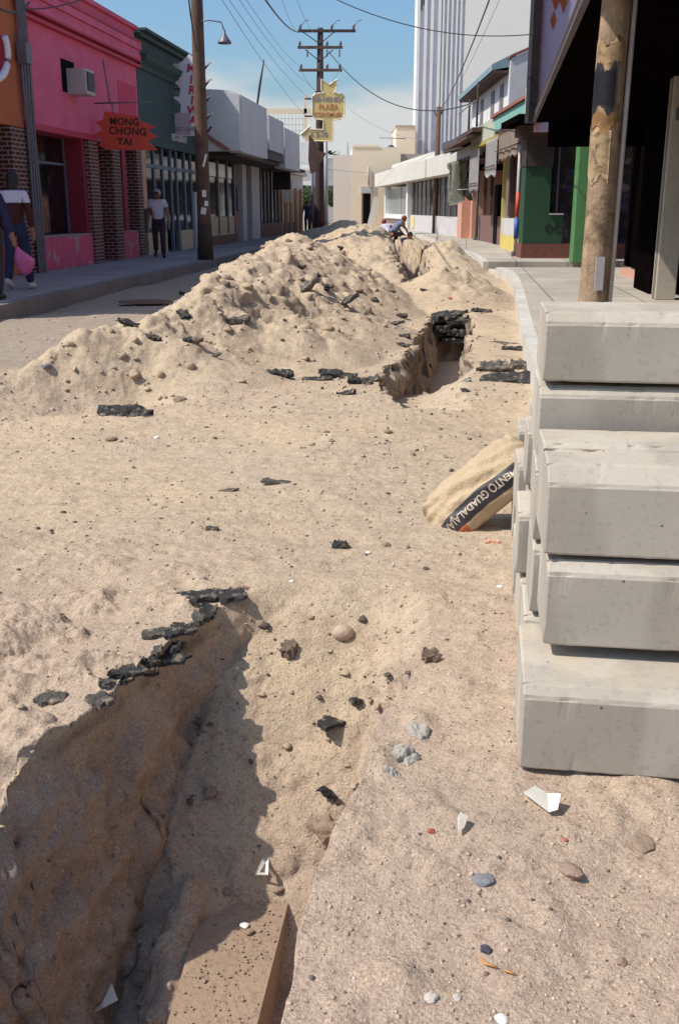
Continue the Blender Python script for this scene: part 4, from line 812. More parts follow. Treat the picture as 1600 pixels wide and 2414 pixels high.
# ================================================================= CONCRETE BLOCK PILE
BR = radians(-8.0)
def block(i, x, y, z, ln, dp, ht, label, ch=.03, drz=0.0, lip=False):
    """left front bottom corner at x,y,z"""
    r = random.Random(i); bm = bmesh.new(); n = 70
    if lip: cor = [(0, 0), (0, ht*.80), (.05, ht*.99), (dp*.45, ht), (dp*.5, ht+.012), (dp, ht+.005), (dp, 0)]
    else: cor = [(.012, 0), (.0, ht-ch*.9), (ch, ht), (dp, ht), (dp, 0)]
    prof = []; edge = []
    for q, (c0, c1) in enumerate(zip(cor, cor[1:]+cor[:1])):
        c0, c1 = Vector(c0), Vector(c1); ln_ = (c1-c0).length; e_ = min(.007, ln_*.3); d_ = (c1-c0)/ln_
        prof.append(c0); edge.append(True); prof.append(c0+d_*e_); edge.append(False)
        for g_ in (.33, .66) if ln_ > .08 else (): prof.append(c0.lerp(c1, g_)); edge.append(False)
        prof.append(c1-d_*e_); edge.append(False)
    n = 90; xsx = [0, .005]+[ln*k/n for k in range(1, n)]+[ln-.005, ln]; secs = []
    for k, xx in enumerate(xsx): secs.append([bm.verts.new((xx, c.x, c.y)) for c in prof])
    m = len(prof); chips = [(r.uniform(0, ln), r.choice([q for q in range(m) if edge[q]]), r.uniform(.006, .022), r.uniform(.003, .010)) for _ in range(22)]+[(0, q, .02, r.uniform(.002, .009)) for q in range(m) if edge[q]]
    cen = Vector((0, dp/2, ht/2))
    for k, sec in enumerate(secs):
        for qi, v in enumerate(sec):
            x_ = v.co.x; e = .0
            if edge[qi]: e = -.0035+.0018*float(vn(x_*30, qi*3.1, i*1.7, 4))
            for (cx_, cq, wd_, dp_) in chips:
                dq = min((cq-qi) % m, (qi-cq) % m)
                if dq <= 1: e -= dp_*(1 if dq == 0 else .35)*math.exp(-((x_-cx_)/wd_)**2)
            if k in (0, len(secs)-1): e -= .004 if edge[qi] else .003
            dv = Vector((0, v.co.y-cen.y, v.co.z-cen.z))
            dv = Vector((0, (1 if dv.y > 0 else -1)*(1 if abs(dv.y) > dp*.47 or edge[qi] else 0), (1 if dv.z > 0 else -1)*(1 if abs(dv.z) > ht*.47 or edge[qi] else 0)))
            if dv.length: v.co += dv.normalized()*e
    for A_1, B_1 in zip(secs, secs[1:]):
        for k in range(m): bm.faces.new((A_1[k], A_1[(k+1) % m], B_1[(k+1) % m], B_1[k]))
    bm.faces.new(secs[0][::-1]); bm.faces.new(secs[-1])
    o = fin('concrete_block', bm, M['concrete']); o.location = (x, y, z); o.rotation_euler = (0, 0, BR+drz)
    for e in o.data.polygons: e.use_smooth = False
    tag(o, label, 'concrete block', 'concrete kerb blocks piled at the right'); return o
block(1, .462, 2.262, .012, 1.0, .42, .238, 'lowest and nearest big concrete block lying on the sand')
block(2, .540, 2.43, .285, 1.0, .32, .235, 'concrete block second from the ground directly above the nearest big one', .032, .0)
block(3, .532, 2.455, .535, 1.0, .44, .238, 'concrete block with rounded lip and broad sunlit top, third up at the front', .06, .01, lip=True)
block(4, .60, 2.96, .675, 1.0, .36, .215, 'half hidden concrete block just under the topmost block')
block(5, .605, 2.955, .905, 1.0, .38, .205, 'topmost concrete block of the pile', .035)
k = 10; names = ['behind the front three', 'in the middle of the pile', 'towards the far end', 'at the far end of the pile']
rr = random.Random(77)
for ci, (y0, levels) in enumerate(((2.80, 3), (3.12, 3), (3.50, 3), (3.86, 3), (4.2, 2), (4.52, 2))):
    for lv in range(levels):
        hz = .215 if ci < 2 else .205; xo = .457+.17*(y0-2.3)+rr.uniform(-.022, .028)+.012*lv
        block(k, xo, y0+rr.uniform(-.01, .01), .0+lv*(hz+.012)+.0, 1.0, .29, hz, '%s concrete block of the %s row back, seen by its left end' % (('bottom', 'second', 'third')[lv], ('second', 'third', 'fourth', 'fifth', 'sixth', 'seventh')[ci]), .02, rr.uniform(-.02, .02)); k += 1
# ================================================================= CEMENT BAG
bag = thing('cement_bag', 'tan paper cement bag with black printed stripe leaning on the pile of blocks', 'bag', (.645, 4.42, .165), 0)
def superb(u_, v_):  # local bag: u,v in -1..1 -> thickness
    return max(0.0, (1-abs(u_)**2.2))**.62*max(0.0, (1-abs(v_)**2.6))**.6
ax = Vector((.50, .02, .435)).normalized(); nrm = Vector((-.30, -.62, .62)); nrm = (nrm-ax*nrm.dot(ax)).normalized(); bx_ = nrm.cross(ax).normalized()
LB, WB, TB_ = .290, .145, .098
def bagpt(u_, v_, side):
    t_ = superb(u_, v_)*TB_*side; wig = .010*math.sin(v_*16+u_*4)*abs(u_)**3+.006*math.sin(u_*23+v_*5)*(1-superb(u_, v_))+.003*math.sin(v_*14+u_*9)+.004*math.sin(u_*7+v_*11)+.007*float(vn(u_*4.5+.5*v_, v_*4.5, side*3.0, 6))
    pinch = 1-.10*(abs(v_)**2)*(abs(u_)**6)
    return ax*(u_*LB*pinch+.03*v_*v_*0)+bx_*(v_*WB*(1-.12*abs(u_)**5))+nrm*(t_+wig*(1 if side > 0 else .3))
bm = bmesh.new(); nu, nv = 56, 36
for side in (1, -1):
    g = [[bm.verts.new(bagpt(-1+2*i/nu, -1+2*j/nv, side)) for j in range(nv+1)] for i in range(nu+1)]
    for i in range(nu):
        for j in range(nv):
            f = bm.faces.new((g[i][j], g[i+1][j], g[i+1][j+1], g[i][j+1])); vm = -1+2*(j+.5)/nv; um = -1+2*(i+.5)/nu
            if side > 0 and -.82 < vm < -.36 and um > -.97: f.material_index = 1
            elif side > 0 and -.74 < um < -.5 and vm < -.86: f.material_index = 2
            elif side > 0 and um > .5 and vm < -.8: f.material_index = 1
bmesh.ops.remove_doubles(bm, verts=bm.verts[:], dist=.0006)
bo = fin('paper_sack', bm, None, bag, True, [M['paper'], M['stripe'], mat('orange_print', (.55, .14, .04), .7, .3, 20)])
BASIS = Matrix((ax, bx_, nrm)).transposed()
# text following the bag surface
def bagtext(s, uc_, vc_, size, sx=1.0):
    cu = bpy.data.curves.new('t', 'FONT'); cu.body = s; cu.size = 1; cu.align_x = 'CENTER'; cu.align_y = 'CENTER'; cu.offset = .02
    t_ = bpy.data.objects.new('t', cu); me = bpy.data.meshes.new_from_object(t_); bpy.data.objects.remove(t_); bpy.data.curves.remove(cu)
    bm = bmesh.new(); bm.from_mesh(me); bpy.data.meshes.remove(me)
    bmesh.ops.subdivide_edges(bm, edges=[e for e in bm.edges if e.calc_length() > .3], cuts=2, use_grid_fill=False); bmesh.ops.triangulate(bm, faces=bm.faces[:])
    for v in bm.verts:
        uu = uc_-v.co.x*size*sx/LB; vv = vc_-v.co.y*size/WB*-1*-1
        vv = vc_-(-v.co.y)*size/WB*(-1)
        v.co = bagpt(max(-.99, min(.99, uu)), max(-.99, min(.99, vv)), 1)+nrm*.0035
    return fin('stripe_lettering', bm, mat('tan_print', (.56, .46, .36), .7), bag)
bagtext('CEMENTO GUADALAJARA', -.06, -.59, .043, .98)

# ================================================================= SMALL THINGS ON THE GROUND
def ico(sub=2):
    bm = bmesh.new(); bmesh.ops.create_icosphere(bm, subdivisions=sub, radius=1); return bm
def rockmesh(sx_, sy_, sz_, seed, rough=.25, sub=3, name='stone'):
    bm = ico(sub); co_ = np.array([v.co[:] for v in bm.verts])
    nn = fbm(co_[:, 0]*1.3+seed*9, co_[:, 1]*1.3, co_[:, 2]*1.3, 3, seed)
    for v, q in zip(bm.verts, nn): v.co = Vector((v.co.x*sx_, v.co.y*sy_, v.co.z*sz_))*(1+rough*q)
    bmesh.ops.recalc_face_normals(bm, faces=bm.faces[:]); me = bpy.data.meshes.new(name); bm.to_mesh(me); bm.free(); return me
def slabmesh(ln, wd, th, seed, name='chunk'):
    """irregular broken flat piece"""
    r = random.Random(seed); bm = bmesh.new(); n = 18; top = []; bot = []
    for k_ in range(n):
        a = 2*pi*k_/n; c_, s_ = cos(a), sin(a); q = (abs(c_)**5+abs(s_)**5)**(-1/5.0)*r.uniform(.70, 1.10)
        x, y = c_*q*ln/2, s_*q*wd/2
        top.append(bm.verts.new((x*r.uniform(.9, 1.0), y*r.uniform(.85, 1), th/2*r.uniform(.6, 1.2)))); bot.append(bm.verts.new((x, y, -th/2*r.uniform(.7, 1.2))))
    bm.faces.new(top); bm.faces.new(bot[::-1])
    for k_ in range(n): bm.faces.new((top[k_], bot[k_], bot[(k_+1) % n], top[(k_+1) % n]))
    bmesh.ops.triangulate(bm, faces=bm.faces[:]); bmesh.ops.subdivide_edges(bm, edges=bm.edges[:], cuts=2, use_grid_fill=True)
    co_ = np.array([v.co[:] for v in bm.verts]); f = 9.0/max(ln, .1); nn = fbm(co_[:, 0]*f+seed, co_[:, 1]*f, co_[:, 2]*f*2, 3, seed)
    for v, q in zip(bm.verts, nn): v.co += Vector((q*.10*th, q*.2*th, q*.22*th))
    bmesh.ops.recalc_face_normals(bm, faces=bm.faces[:]); me = bpy.data.meshes.new(name); bm.to_mesh(me); bm.free(); return me
def place(o, px, py, dz=0.0, rx=0, ry=0, rz=0):
    p = hit(px, py); o.location = (p.x, p.y, p.z+dz); o.rotation_euler = (rx, ry, rz); return p
def pxm(px, py): p = hit(px, py); return (p-Vector((0, 0, CZ))).length/FPX   # metres per picture pixel there
AG = 'broken asphalt pieces'
CH = [ # px, py, w px, thickness px, roll(ry) deg, yaw deg, pitch(rx), material, label
 (301, 972, 126, 24, -3, 4, 70, 'asphalt', 'long straight black asphalt bar lying alone on the flat sand at left'),
 (658, 880, 70, 15, -3, 5, 55, 'asphalt', 'short black asphalt slab left of the pair in the middle of the road'),
 (800, 884, 92, 17, -11, 0, 45, 'asphalt', 'black asphalt slab right of the pair in the middle of the road'),
 (745, 893, 70, 9, 3, 10, 30, 'asphalt', 'thin asphalt strip between the two middle road slabs'),
 (313, 762, 74, 14, -22, 20, 60, 'asphalt', 'black tilted bar on the crest above the left street'),
 (433, 737, 26, 24, 20, 30, 40, 'asphalt', 'dark lump on the left crest of the big heap'),
 (357, 792, 44, 18, -8, 10, 30, 'asphalt', 'flat dark piece on the left slope under the crest'),
 (447, 797, 26, 14, 10, 50, 20, 'asphalt', 'small dark piece right of the flat one on the left slope'),
 (504, 838, 40, 8, 24, 10, 40, 'asphalt2', 'thin grey sliver sticking out low on the big heap'),
 (717, 676, 92, 22, 36, -25, 60, 'asphalt2', 'long grey slab sliding down the upper right side of the big heap'),
 (808, 716, 82, 14, 30, -20, 50, 'asphalt', 'thin black slab lying below the long grey slab on the heap'),
 (767, 676, 16, 20, 80, 0, 40, 'asphalt', 'small upright dark lump beside the long grey slab'),
 (881, 705, 20, 14, 30, 20, 30, 'asphalt', 'small dark lump right of the thin black slab'),
 (560, 757, 70, 20, 8, 0, 20, 'asphalt2', 'rubbly dark clump under the hollow of the big heap'),
 (808, 583, 28, 7, -18, 0, 30, 'asphalt', 'dark stick like sliver on the second heap'),
 (1000, 685, 22, 6, -10, 0, 30, 'asphalt', 'flat dark flake in front of the small heap'),
 (1193, 893, 126, 22, 4, -6, 62, 'asphalt', 'long black asphalt slab nearest on the right edge of the scoop'),
 (1165, 866, 82, 26, 6, -4, 25, 'asphalt2', 'lumpy brown topped asphalt slab behind the long black slab'),
 (1225, 862, 46, 24, -4, 0, 25, 'asphalt2', 'knobbly asphalt lump against the right kerb'),
 (1215, 820, 76, 20, -2, 0, 25, 'asphalt', 'dark slab near the kerb behind the knobbly lump'),
 (1185, 808, 70, 8, -4, 0, 20, 'asphalt2', 'thin flat slab lying farther right of the deep hole'),
 (1135, 730, 50, 14, -8, 0, 35, 'asphalt', 'black edge piece at the far right corner of the deep hole'),
 (1060, 746, 82, 14, 5, 0, 50, 'asphalt', 'black slab hanging over the far wall of the deep hole'),
 (1095, 760, 60, 12, -6, 0, 30, 'asphalt2', 'greyish slab layer under the overhanging black one'),
 (940, 742, 36, 14, 8, 0, 30, 'asphalt', 'dark crumb at the far left corner of the deep hole'),
 (925, 762, 50, 9, 14, 0, 30, 'asphalt', 'thin dark flake on the left rim of the deep hole'),
 (950, 790, 34, 14, 4, 0, 30, 'asphalt', 'dark piece halfway along the left rim of the deep hole'),
 (945, 812, 60, 12, -4, 0, 30, 'asphalt', 'dark flake at the near left rim of the deep hole'),
 (850, 900, 60, 16, -12, 0, 40, 'asphalt', 'black crust piece above the shallow scoop'),
 (815, 927, 44, 12, 14, 0, 40, 'asphalt', 'small black crust piece left of the shallow scoop'),
 (880, 895, 34, 14, 20, 0, 40, 'asphalt2', 'crumbly crust piece at the scoop rim'),
 (545, 1395, 58, 30, -6, 10, 30, 'asphalt', 'ragged black crust at the far left corner of the near trench'),
 (470, 1403, 95, 22, -12, 6, 20, 'asphalt', 'flat ragged crust left of the trench corner piece'),
 (432, 1478, 60, 22, -18, 0, 25, 'asphalt', 'torn black crust just below the corner at the left rim'),
 (385, 1490, 90, 18, -6, 8, 15, 'asphalt2', 'dusty crust flake on the left rim of the near trench'),
 (380, 1555, 130, 20, -16, 12, 20, 'asphalt', 'long torn black crust along the left rim of the near trench'),
 (305, 1590, 80, 16, -20, 12, 20, 'asphalt', 'narrow end of the torn crust on the left rim'),
 (120, 1643, 60, 26, 6, 0, 10, 'asphalt2', 'dark crumbly clod on the flat at far left'),
 (238, 1667, 44, 26, 0, 30, 10, 'asphalt2', 'grey clod near the left rim of the near trench'),
 (785, 1692, 92, 34, -45, 15, 20, 'asphalt', 'narrow black asphalt piece lying steeply in the near trench'),
 (842, 1655, 40, 14, -72, 10, 10, 'asphalt', 'small upright black sliver beside the steep trench piece'),
 (802, 1285, 40, 20, 2, 0, 10, 'asphalt', 'round topped black lump on the flat behind the near trench'),
 (680, 1530, 52, 30, 14, 20, 10, 'asphalt2', 'pointed dark stone half buried on the trench slope'),
 (500, 1246, 30, 12, -6, 0, 10, 'asphalt2', 'small dark flake on the flat left of centre'),
 (1015, 1545, 60, 30, -10, 0, 10, 'asphalt2', 'crumbly dark clod on the right rim of the near trench'),
 (790, 1880, 90, 14, -40, 10, 10, 'asphalt', 'thin black crust under the right rim of the near trench'),
 (660, 1137, 90, 8, -10, 14, 10, 'asphalt2', 'long thin twig like crust in the middle flat'),
 (535, 1158, 56, 5, 8, 0, 10, 'asphalt2', 'thin dark crust line left of the twig like one'),
 (1160, 1277, 36, 10, 0, 0, 10, 'peachd', 'pale pinkish brick flake left of the block pile'),
 (435, 692, 26, 10, -24, 0, 30, 'asphalt', 'thin dark piece above the left crest near the street'),
]
for i, (px, py, wpx, tpx, ry, rz, rx, m_, lab) in enumerate(CH):
    s = pxm(px, py); ln = wpx*s*1.05; flat = py > 1300 and m_ != 'peachd' and (i < 41 or 'steep' in lab); th = .014 if flat else max(tpx*s*.8, .008); wd_ = tpx*s*2.3 if flat else max(th*2.2, ln*.33)
    if flat: ln *= 1.15; rx = 6; ry = ry*.25; rz = rz+12
    if 'steeply' in lab: rz = 54; ln *= 1.1; wd_ *= .7
    if 'upright black' in lab: rz = 72
    if 'pointed dark' in lab or 'crumbly dark clod' in lab: m_ = 'clodb'; ln *= .75; th *= .8
    if not flat and m_ != 'peachd' and py < 850: th *= .72; wd_ *= .8
    me = slabmesh(ln, wd_, th, 100+i, 'asphalt_piece'); me.materials.append(M[m_])
    o = bpy.data.objects.new('asphalt_piece' if m_ != 'peachd' else 'brick_flake', me); C.objects.link(o); place(o, px, py+tpx*.3, th*(.25 if py > 850 else .0), radians(rx*.5), radians(-ry), radians(rz))
    tag(o, lab, 'asphalt piece' if m_ != 'peachd' else 'brick piece', AG)
ST_ = [ # px, py, wpx, hpx, mat, label
 (1139, 2070, 52, 38, 'stoneg', 'flat blue grey stone on the right foreground sand', .5), (1512, 1983, 66, 34, 'soil', 'long pale stone near the right edge below the blocks', .3),
 (1143, 2236, 26, 20, 'stoned', 'shiny black pebble in the lower right foreground', .8), (1015, 1957, 19, 16, 'stoner', 'red brick crumb left of the folded cream scrap', .7),
 (1332, 1979, 13, 8, 'stoner', 'tiny red crumb right of the folded cream scrap', .7), (1016, 2352, 30, 28, 'stonel', 'pale pebble at the bottom centre right', .8),
 (1077, 2350, 20, 16, 'stonel', 'small white pebble beside the pale bottom pebble', .8), (1180, 2403, 28, 16, 'wpaper', 'white pebble at the very bottom edge', .6),
 (1463, 2266, 26, 30, 'soil', 'round brown pebble at lower right', .8), (1345, 2052, 56, 26, 'soil', 'crumbly brown clod in the right foreground', .6),
 (808, 1487, 52, 50, 'sandball', 'round sandy ball of earth high on the trench slope', 1.0), (495, 1870, 36, 14, 'soil', 'half buried round stone in the trench shadow', .8),
 (340, 2300, 52, 46, 'soil', 'round dark stone in the trench bottom', .7), (690, 2085, 0, 0, 'soil', '', .5),
 (576, 2178, 21, 18, 'wpaper', 'three cornered white shard on the buried beam', .5), (655, 2100, 24, 12, 'soil', 'oval pebble on the end of the buried beam', .6),
 (535, 2103, 22, 18, 'soil', 'round pebble on the left part of the buried beam', .8), (588, 2195, 20, 14, 'soil', 'pebble beside the white shard on the buried beam', .7),
 (910, 1283, 26, 16, 'soil', 'brown pebble right of the round topped black lump', .7), (868, 1303, 14, 8, 'wpaper', 'tiny white chip near the round topped black lump', .6), (688, 1370, 14, 8, 'wpaper', 'tiny white chip above the trench slope', .6),
 (960, 1960, 0, 0, 'soil', '', .5), (150, 1208, 14, 8, 'asphalt2', 'small dark pebble alone on the flat at left', .7), (370, 1033, 16, 6, 'wpaper', 'small white fleck on the flat below the big heap', .5), (1178, 1384, 16, 6, 'wpaper', 'small white fleck left of the lower blocks', .5),
 (1003, 1340, 16, 14, 'asphalt2', 'dark reddish pebble between bag and trench', .7), (425, 942, 34, 18, 'soil', 'tan clod at the foot of the big heap', .7), (262, 1035, 30, 10, 'soil', 'brown flat clod below the alone asphalt bar', .5), (1060, 704, 12, 9, 'stoner', 'tiny red stone on the small heap behind the hole', .8),
 (110, 865, 24, 16, 'stoneg', 'pale grey stone at the foot of the heap at far left', .7), (880, 560, 0, 0, 'soil', '', .5)]
for i, (px, py, wp, hp, m_, lab, fl) in enumerate(ST_):
    if not wp: continue
    s = pxm(px, py); a = wp*s/2; me = rockmesh(a, a*.85, a*fl*.75, 300+i, .22 if m_ != 'sandball' else .05); me.materials.append(M[m_])
    for q in me.polygons: q.use_smooth = m_ in ('sandball',)
    nm = 'stone' if m_ not in ('wpaper', 'soil', 'sandball') else ('white_chip' if m_ == 'wpaper' else 'earth_clod')
    o = bpy.data.objects.new(nm, me); C.objects.link(o); place(o, px, py+hp*.25, a*fl*.2, 0, 0, i*1.3); tag(o, lab, nm.replace('_', ' '), 'stones and bits scattered on the sand')
r = random.Random(19)
ORD = 'first second third fourth fifth sixth seventh eighth ninth tenth eleventh twelfth thirteenth fourteenth fifteenth sixteenth'.split()
for i, (px, py) in enumerate(sorted(((255, 1612), (282, 1596), (315, 1580), (345, 1566), (372, 1560), (402, 1548), (425, 1534), (408, 1500), (438, 1484), (466, 1470), (490, 1446), (452, 1420), (500, 1404), (520, 1398), (350, 1585), (300, 1610)))):
    s_ = pxm(px, py); me = slabmesh(s_*r.uniform(34, 70), s_*r.uniform(22, 44), r.uniform(.012, .026), 900+i, 'crust_flake'); me.materials.append(M['asphalt'] if i % 3 else M['asphalt2'])
    o = bpy.data.objects.new('crust_flake', me); C.objects.link(o); place(o, px+r.uniform(-4, 4), py, .001, r.uniform(-.25, .25), r.uniform(-.3, .3), r.uniform(0, 3)); tag(o, ORD[i]+' torn black flake from the lower left along the left trench rim', 'asphalt piece', 'torn crust flakes on the left rim')
# rocks in rims
for i, (px, py, wp, hp, m_, lab) in enumerate([(775, 1955, 90, 110, 'soil', 'big brown clod wedged under the right rim of the near trench'), (950, 1775, 70, 60, 'sconc', 'crumbled white concrete lump on the right rim'), (985, 1725, 60, 40, 'sconc', 'smaller crumbled concrete lump behind the white one'), (920, 1812, 36, 44, 'sconc', 'grey white crumb at the near end of the concrete crumbs'),
        (1100, 895, 22, 26, 'sconc', 'pale crumb on the right rim of the scoop'), (1098, 920, 26, 16, 'asphalt', 'black crumb on the near right rim of the scoop'), (578, 1380, 24, 40, 'stoner', 'upright rusty brick shard at the head of the near trench')]):
    s = pxm(px, py); a = wp*s/2; me = rockmesh(a, a*.8, min(a*1.1, hp*s*.6), 500+i, .5, 4); me.materials.append(M[m_] if m_ != 'stoner' else mat('mauve_shard', (.24, .13, .12), .85))
    o = bpy.data.objects.new('rubble_lump', me); C.objects.link(o); place(o, px, py+hp*.2, -.01, 0, 0, i); tag(o, lab, 'rubble lump', 'rubble lumps along the trench rims')
# paper scraps
def scrap(px, py, pts, m_, label, name='paper_scrap', lift=.012):
    s = pxm(px, py); bm = bmesh.new(); vs = [bm.verts.new((x*s, y*s*1.7, z*s)) for x, y, z in pts[0]]
    for f in pts[1]: bm.faces.new([vs[k_] for k_ in f])
    bmesh.ops.solidify(bm, geom=bm.faces[:], thickness=.0015); o = fin(name, bm, M[m_]); place(o, px, py, lift); tag(o, label, 'paper scrap', 'paper scraps and litter'); return o
scrap(1277, 1900, (((-38, 16, 2), (-8, 30, 6), (12, 6, 12), (-12, -14, 4), (38, -4, 22), (24, -26, 6), (4, -28, 2)), ((0, 1, 2, 3), (3, 2, 4, 5, 6))), 'wpaper', 'bright white folded paper scrap on the sand below the blocks')
scrap(1090, 1958, (((-14, -16, 0), (-10, 14, 4), (-2, 18, 14), (2, -6, 2), (14, 12, 10)), ((0, 1, 2, 3), (3, 2, 4))), 'wpaper', 'small folded cream scrap between red crumb and stone')
scrap(255, 2385, (((-40, -24, 0), (-10, -2, 10), (2, 22, 22), (22, 2, 10), (-6, -6, 3)), ((0, 1, 2, 3, 4),)), 'wpaper', 'folded white paper at the bottom left of the trench')
scrap(620, 2068, (((-16, -12, 2), (6, 24, 22), (12, 20, 18), (13, -14, 4), (6, -10, 5), (6, 8, 10), (-6, -8, 4)), ((0, 1, 5, 6), (1, 2, 3, 4, 5), (0, 6, 4, 3))), 'wpaper', 'white rimmed triangular shell scrap at the beam head', 'shell_scrap')
scrap(318, 2240, (((-14, 0, 0), (-2, 12, 8), (14, 4, 4), (6, -8, 2)), ((0, 1, 2, 3),)), 'wpaper', 'crumpled pale scrap in the dark trench bottom')
scrap(610, 2000-0, (((-1, -1, 0), (0, 1, 0), (1, -1, 0)), ((0, 1, 2),)), 'wpaper', 'tiny pale fleck on the trench slope')
for i, (px, py, lab) in enumerate(((1152, 2282, 'curved orange peel strip in the lower right foreground'), (1200, 2296, 'short orange peel piece right of the curved strip'))):
    s = pxm(px, py); o = tube('orange_peel', M['peel'], None, [(-18*s*(1-.5*i), 20*s*(1-i), 0), (-8*s, -2*s, 4*s), (16*s*(1-.3*i), -8*s, 0)], [.4*s*6]*3, 5); place(o, px, py, .004); tag(o, lab, 'peel', 'orange peel bits')
# buried beam in trench
bmz = -.72
pb = prism('buried_beam', mat('sand_dusted_concrete', (.34, .235, .165), .95, .12, 6, .5, 40, .4, 60, stain=.3), None, [(-.523, 1.35), (-.324, 1.35), (-.156, 2.74), (-.432, 2.74)], 'z', -.92, bmz)
tag(pb, 'long flat concrete beam dusted with sand lying in the bottom of the near trench', 'beam')
r = random.Random(6)
for i, (x, z, ln, lab) in enumerate(((1.42, -.03, .36, 'topmost black asphalt layer of the far wall of the deep hole'), (1.66, -.07, .34, 'black asphalt layer at the right part of the far wall'), (1.40, -.15, .30, 'second asphalt layer down in the far wall of the deep hole'), (1.62, -.20, .36, 'dark ledge under the upper pipe in the deep hole'), (1.52, -.31, .34, 'lowest dark ledge beneath the lower pipe in the deep hole'))):
    me = slabmesh(ln, .30, .075, 700+i, 'asphalt_piece'); me.materials.append(M['asphalt']); o = bpy.data.objects.new('asphalt_piece', me); C.objects.link(o); o.location = (x, 13.80-.03*i, z); o.rotation_euler = (.05, r.uniform(-.08, .08), r.uniform(-.2, .2)); tag(o, lab, 'asphalt piece', AG)
# pipes in far hole
for i, (a, b_, lab) in enumerate(((D(1048, 757, 14.0), D(1088, 756, 14.0), 'upper thin white pipe crossing the far wall of the deep hole'), (D(1068, 790, 13.7), D(1106, 789, 13.7), 'lower thin white pipe crossing the far wall of the deep hole'))):
    o = tube('pipe', M['oldwhite'], None, [a+Vector((-.1, 0, 0)), b_+Vector((.15, 0, 0))], .016, 8); tag(o, lab, 'pipe', 'pipes in the deep hole')
# drain hole patch in the left street
mh = thing('rusty_patch', 'flat rusty brown patch of metal on the left street', 'metal plate', G(343, 711, .03), 0)
bm = bmesh.new(); bmesh.ops.create_cone(bm, cap_ends=True, segments=28, radius1=.42, radius2=.40, depth=.02)
for v in bm.verts: v.co.y *= .75
fin('plate', bm, mat('rust_brown', (.14, .07, .045), .8, .3, 8), mh)
# gravel: countless grains
def gravel(name, n, region, smin, smax, m_, seed):
    rg = np.random.default_rng(seed); bm = ico(1); bv = np.array([v.co[:] for v in bm.verts]); bf = np.array([[v.index for v in f.verts] for f in bm.faces]); bm.free()
    (x0, x1, y0, y1) = region; yy = np.exp(rg.uniform(np.log(y0), np.log(y1), n)); xx = rg.uniform(x0, x1, n)*(yy*.42+.25)
    dens = fbm(xx*1.1, yy*1.1, 0, 3, seed)+.45*fbm(xx*4, yy*4, 0, 2, seed+5); keep = dens > rg.uniform(-1.2, .55, n); xx, yy = xx[keep], yy[keep]; n = len(xx)
    sz = (smin+(smax-smin)*rg.random(n)**3.2)*np.clip(yy/3.0, .8, 3.0); zz = terrain(xx, yy)
    V = bv[None]*sz[:, None, None]*rg.uniform(.55, 1.15, (n, 1, 3))*rg.uniform(.8, 1.2, (n, len(bv), 1)); V[:, :, 2] *= .7
    V += np.stack([xx, yy, zz+sz*.15], -1)[:, None, :]; F = bf[None]+(np.arange(n)*len(bv))[:, None, None]
    V = V.reshape(-1, 3); F = F.reshape(-1, 3); me = bpy.data.meshes.new(name); me.vertices.add(len(V)); me.vertices.foreach_set('co', V.ravel().astype(np.float32))
    me.loops.add(F.size); me.loops.foreach_set('vertex_index', F.ravel().astype(np.int32)); me.polygons.add(len(F)); me.polygons.foreach_set('loop_start', (np.arange(len(F))*3).astype(np.int32)); me.polygons.foreach_set('loop_total', np.full(len(F), 3, np.int32)); me.update(calc_edges=True)
    o = link(name, me, m_); tag(o, None, None, None, 'stuff'); return o
gravel('gravel', 16000, (-1.1, 1.1, 1.3, 40), .0015, .0085, mat('gravel_pale', (.46, .35, .26), .9, .35, 30), 5)
gravel('gravel', 5500, (-1.1, 1.1, 1.3, 40), .0015, .0085, mat('gravel_dark', (.13, .10, .085), .9, .4, 30), 9)
gravel('gravel', 900, (-1.1, 1.1, 1.3, 30), .002, .006, mat('gravel_white', (.62, .58, .52), .9, .2, 30), 13)
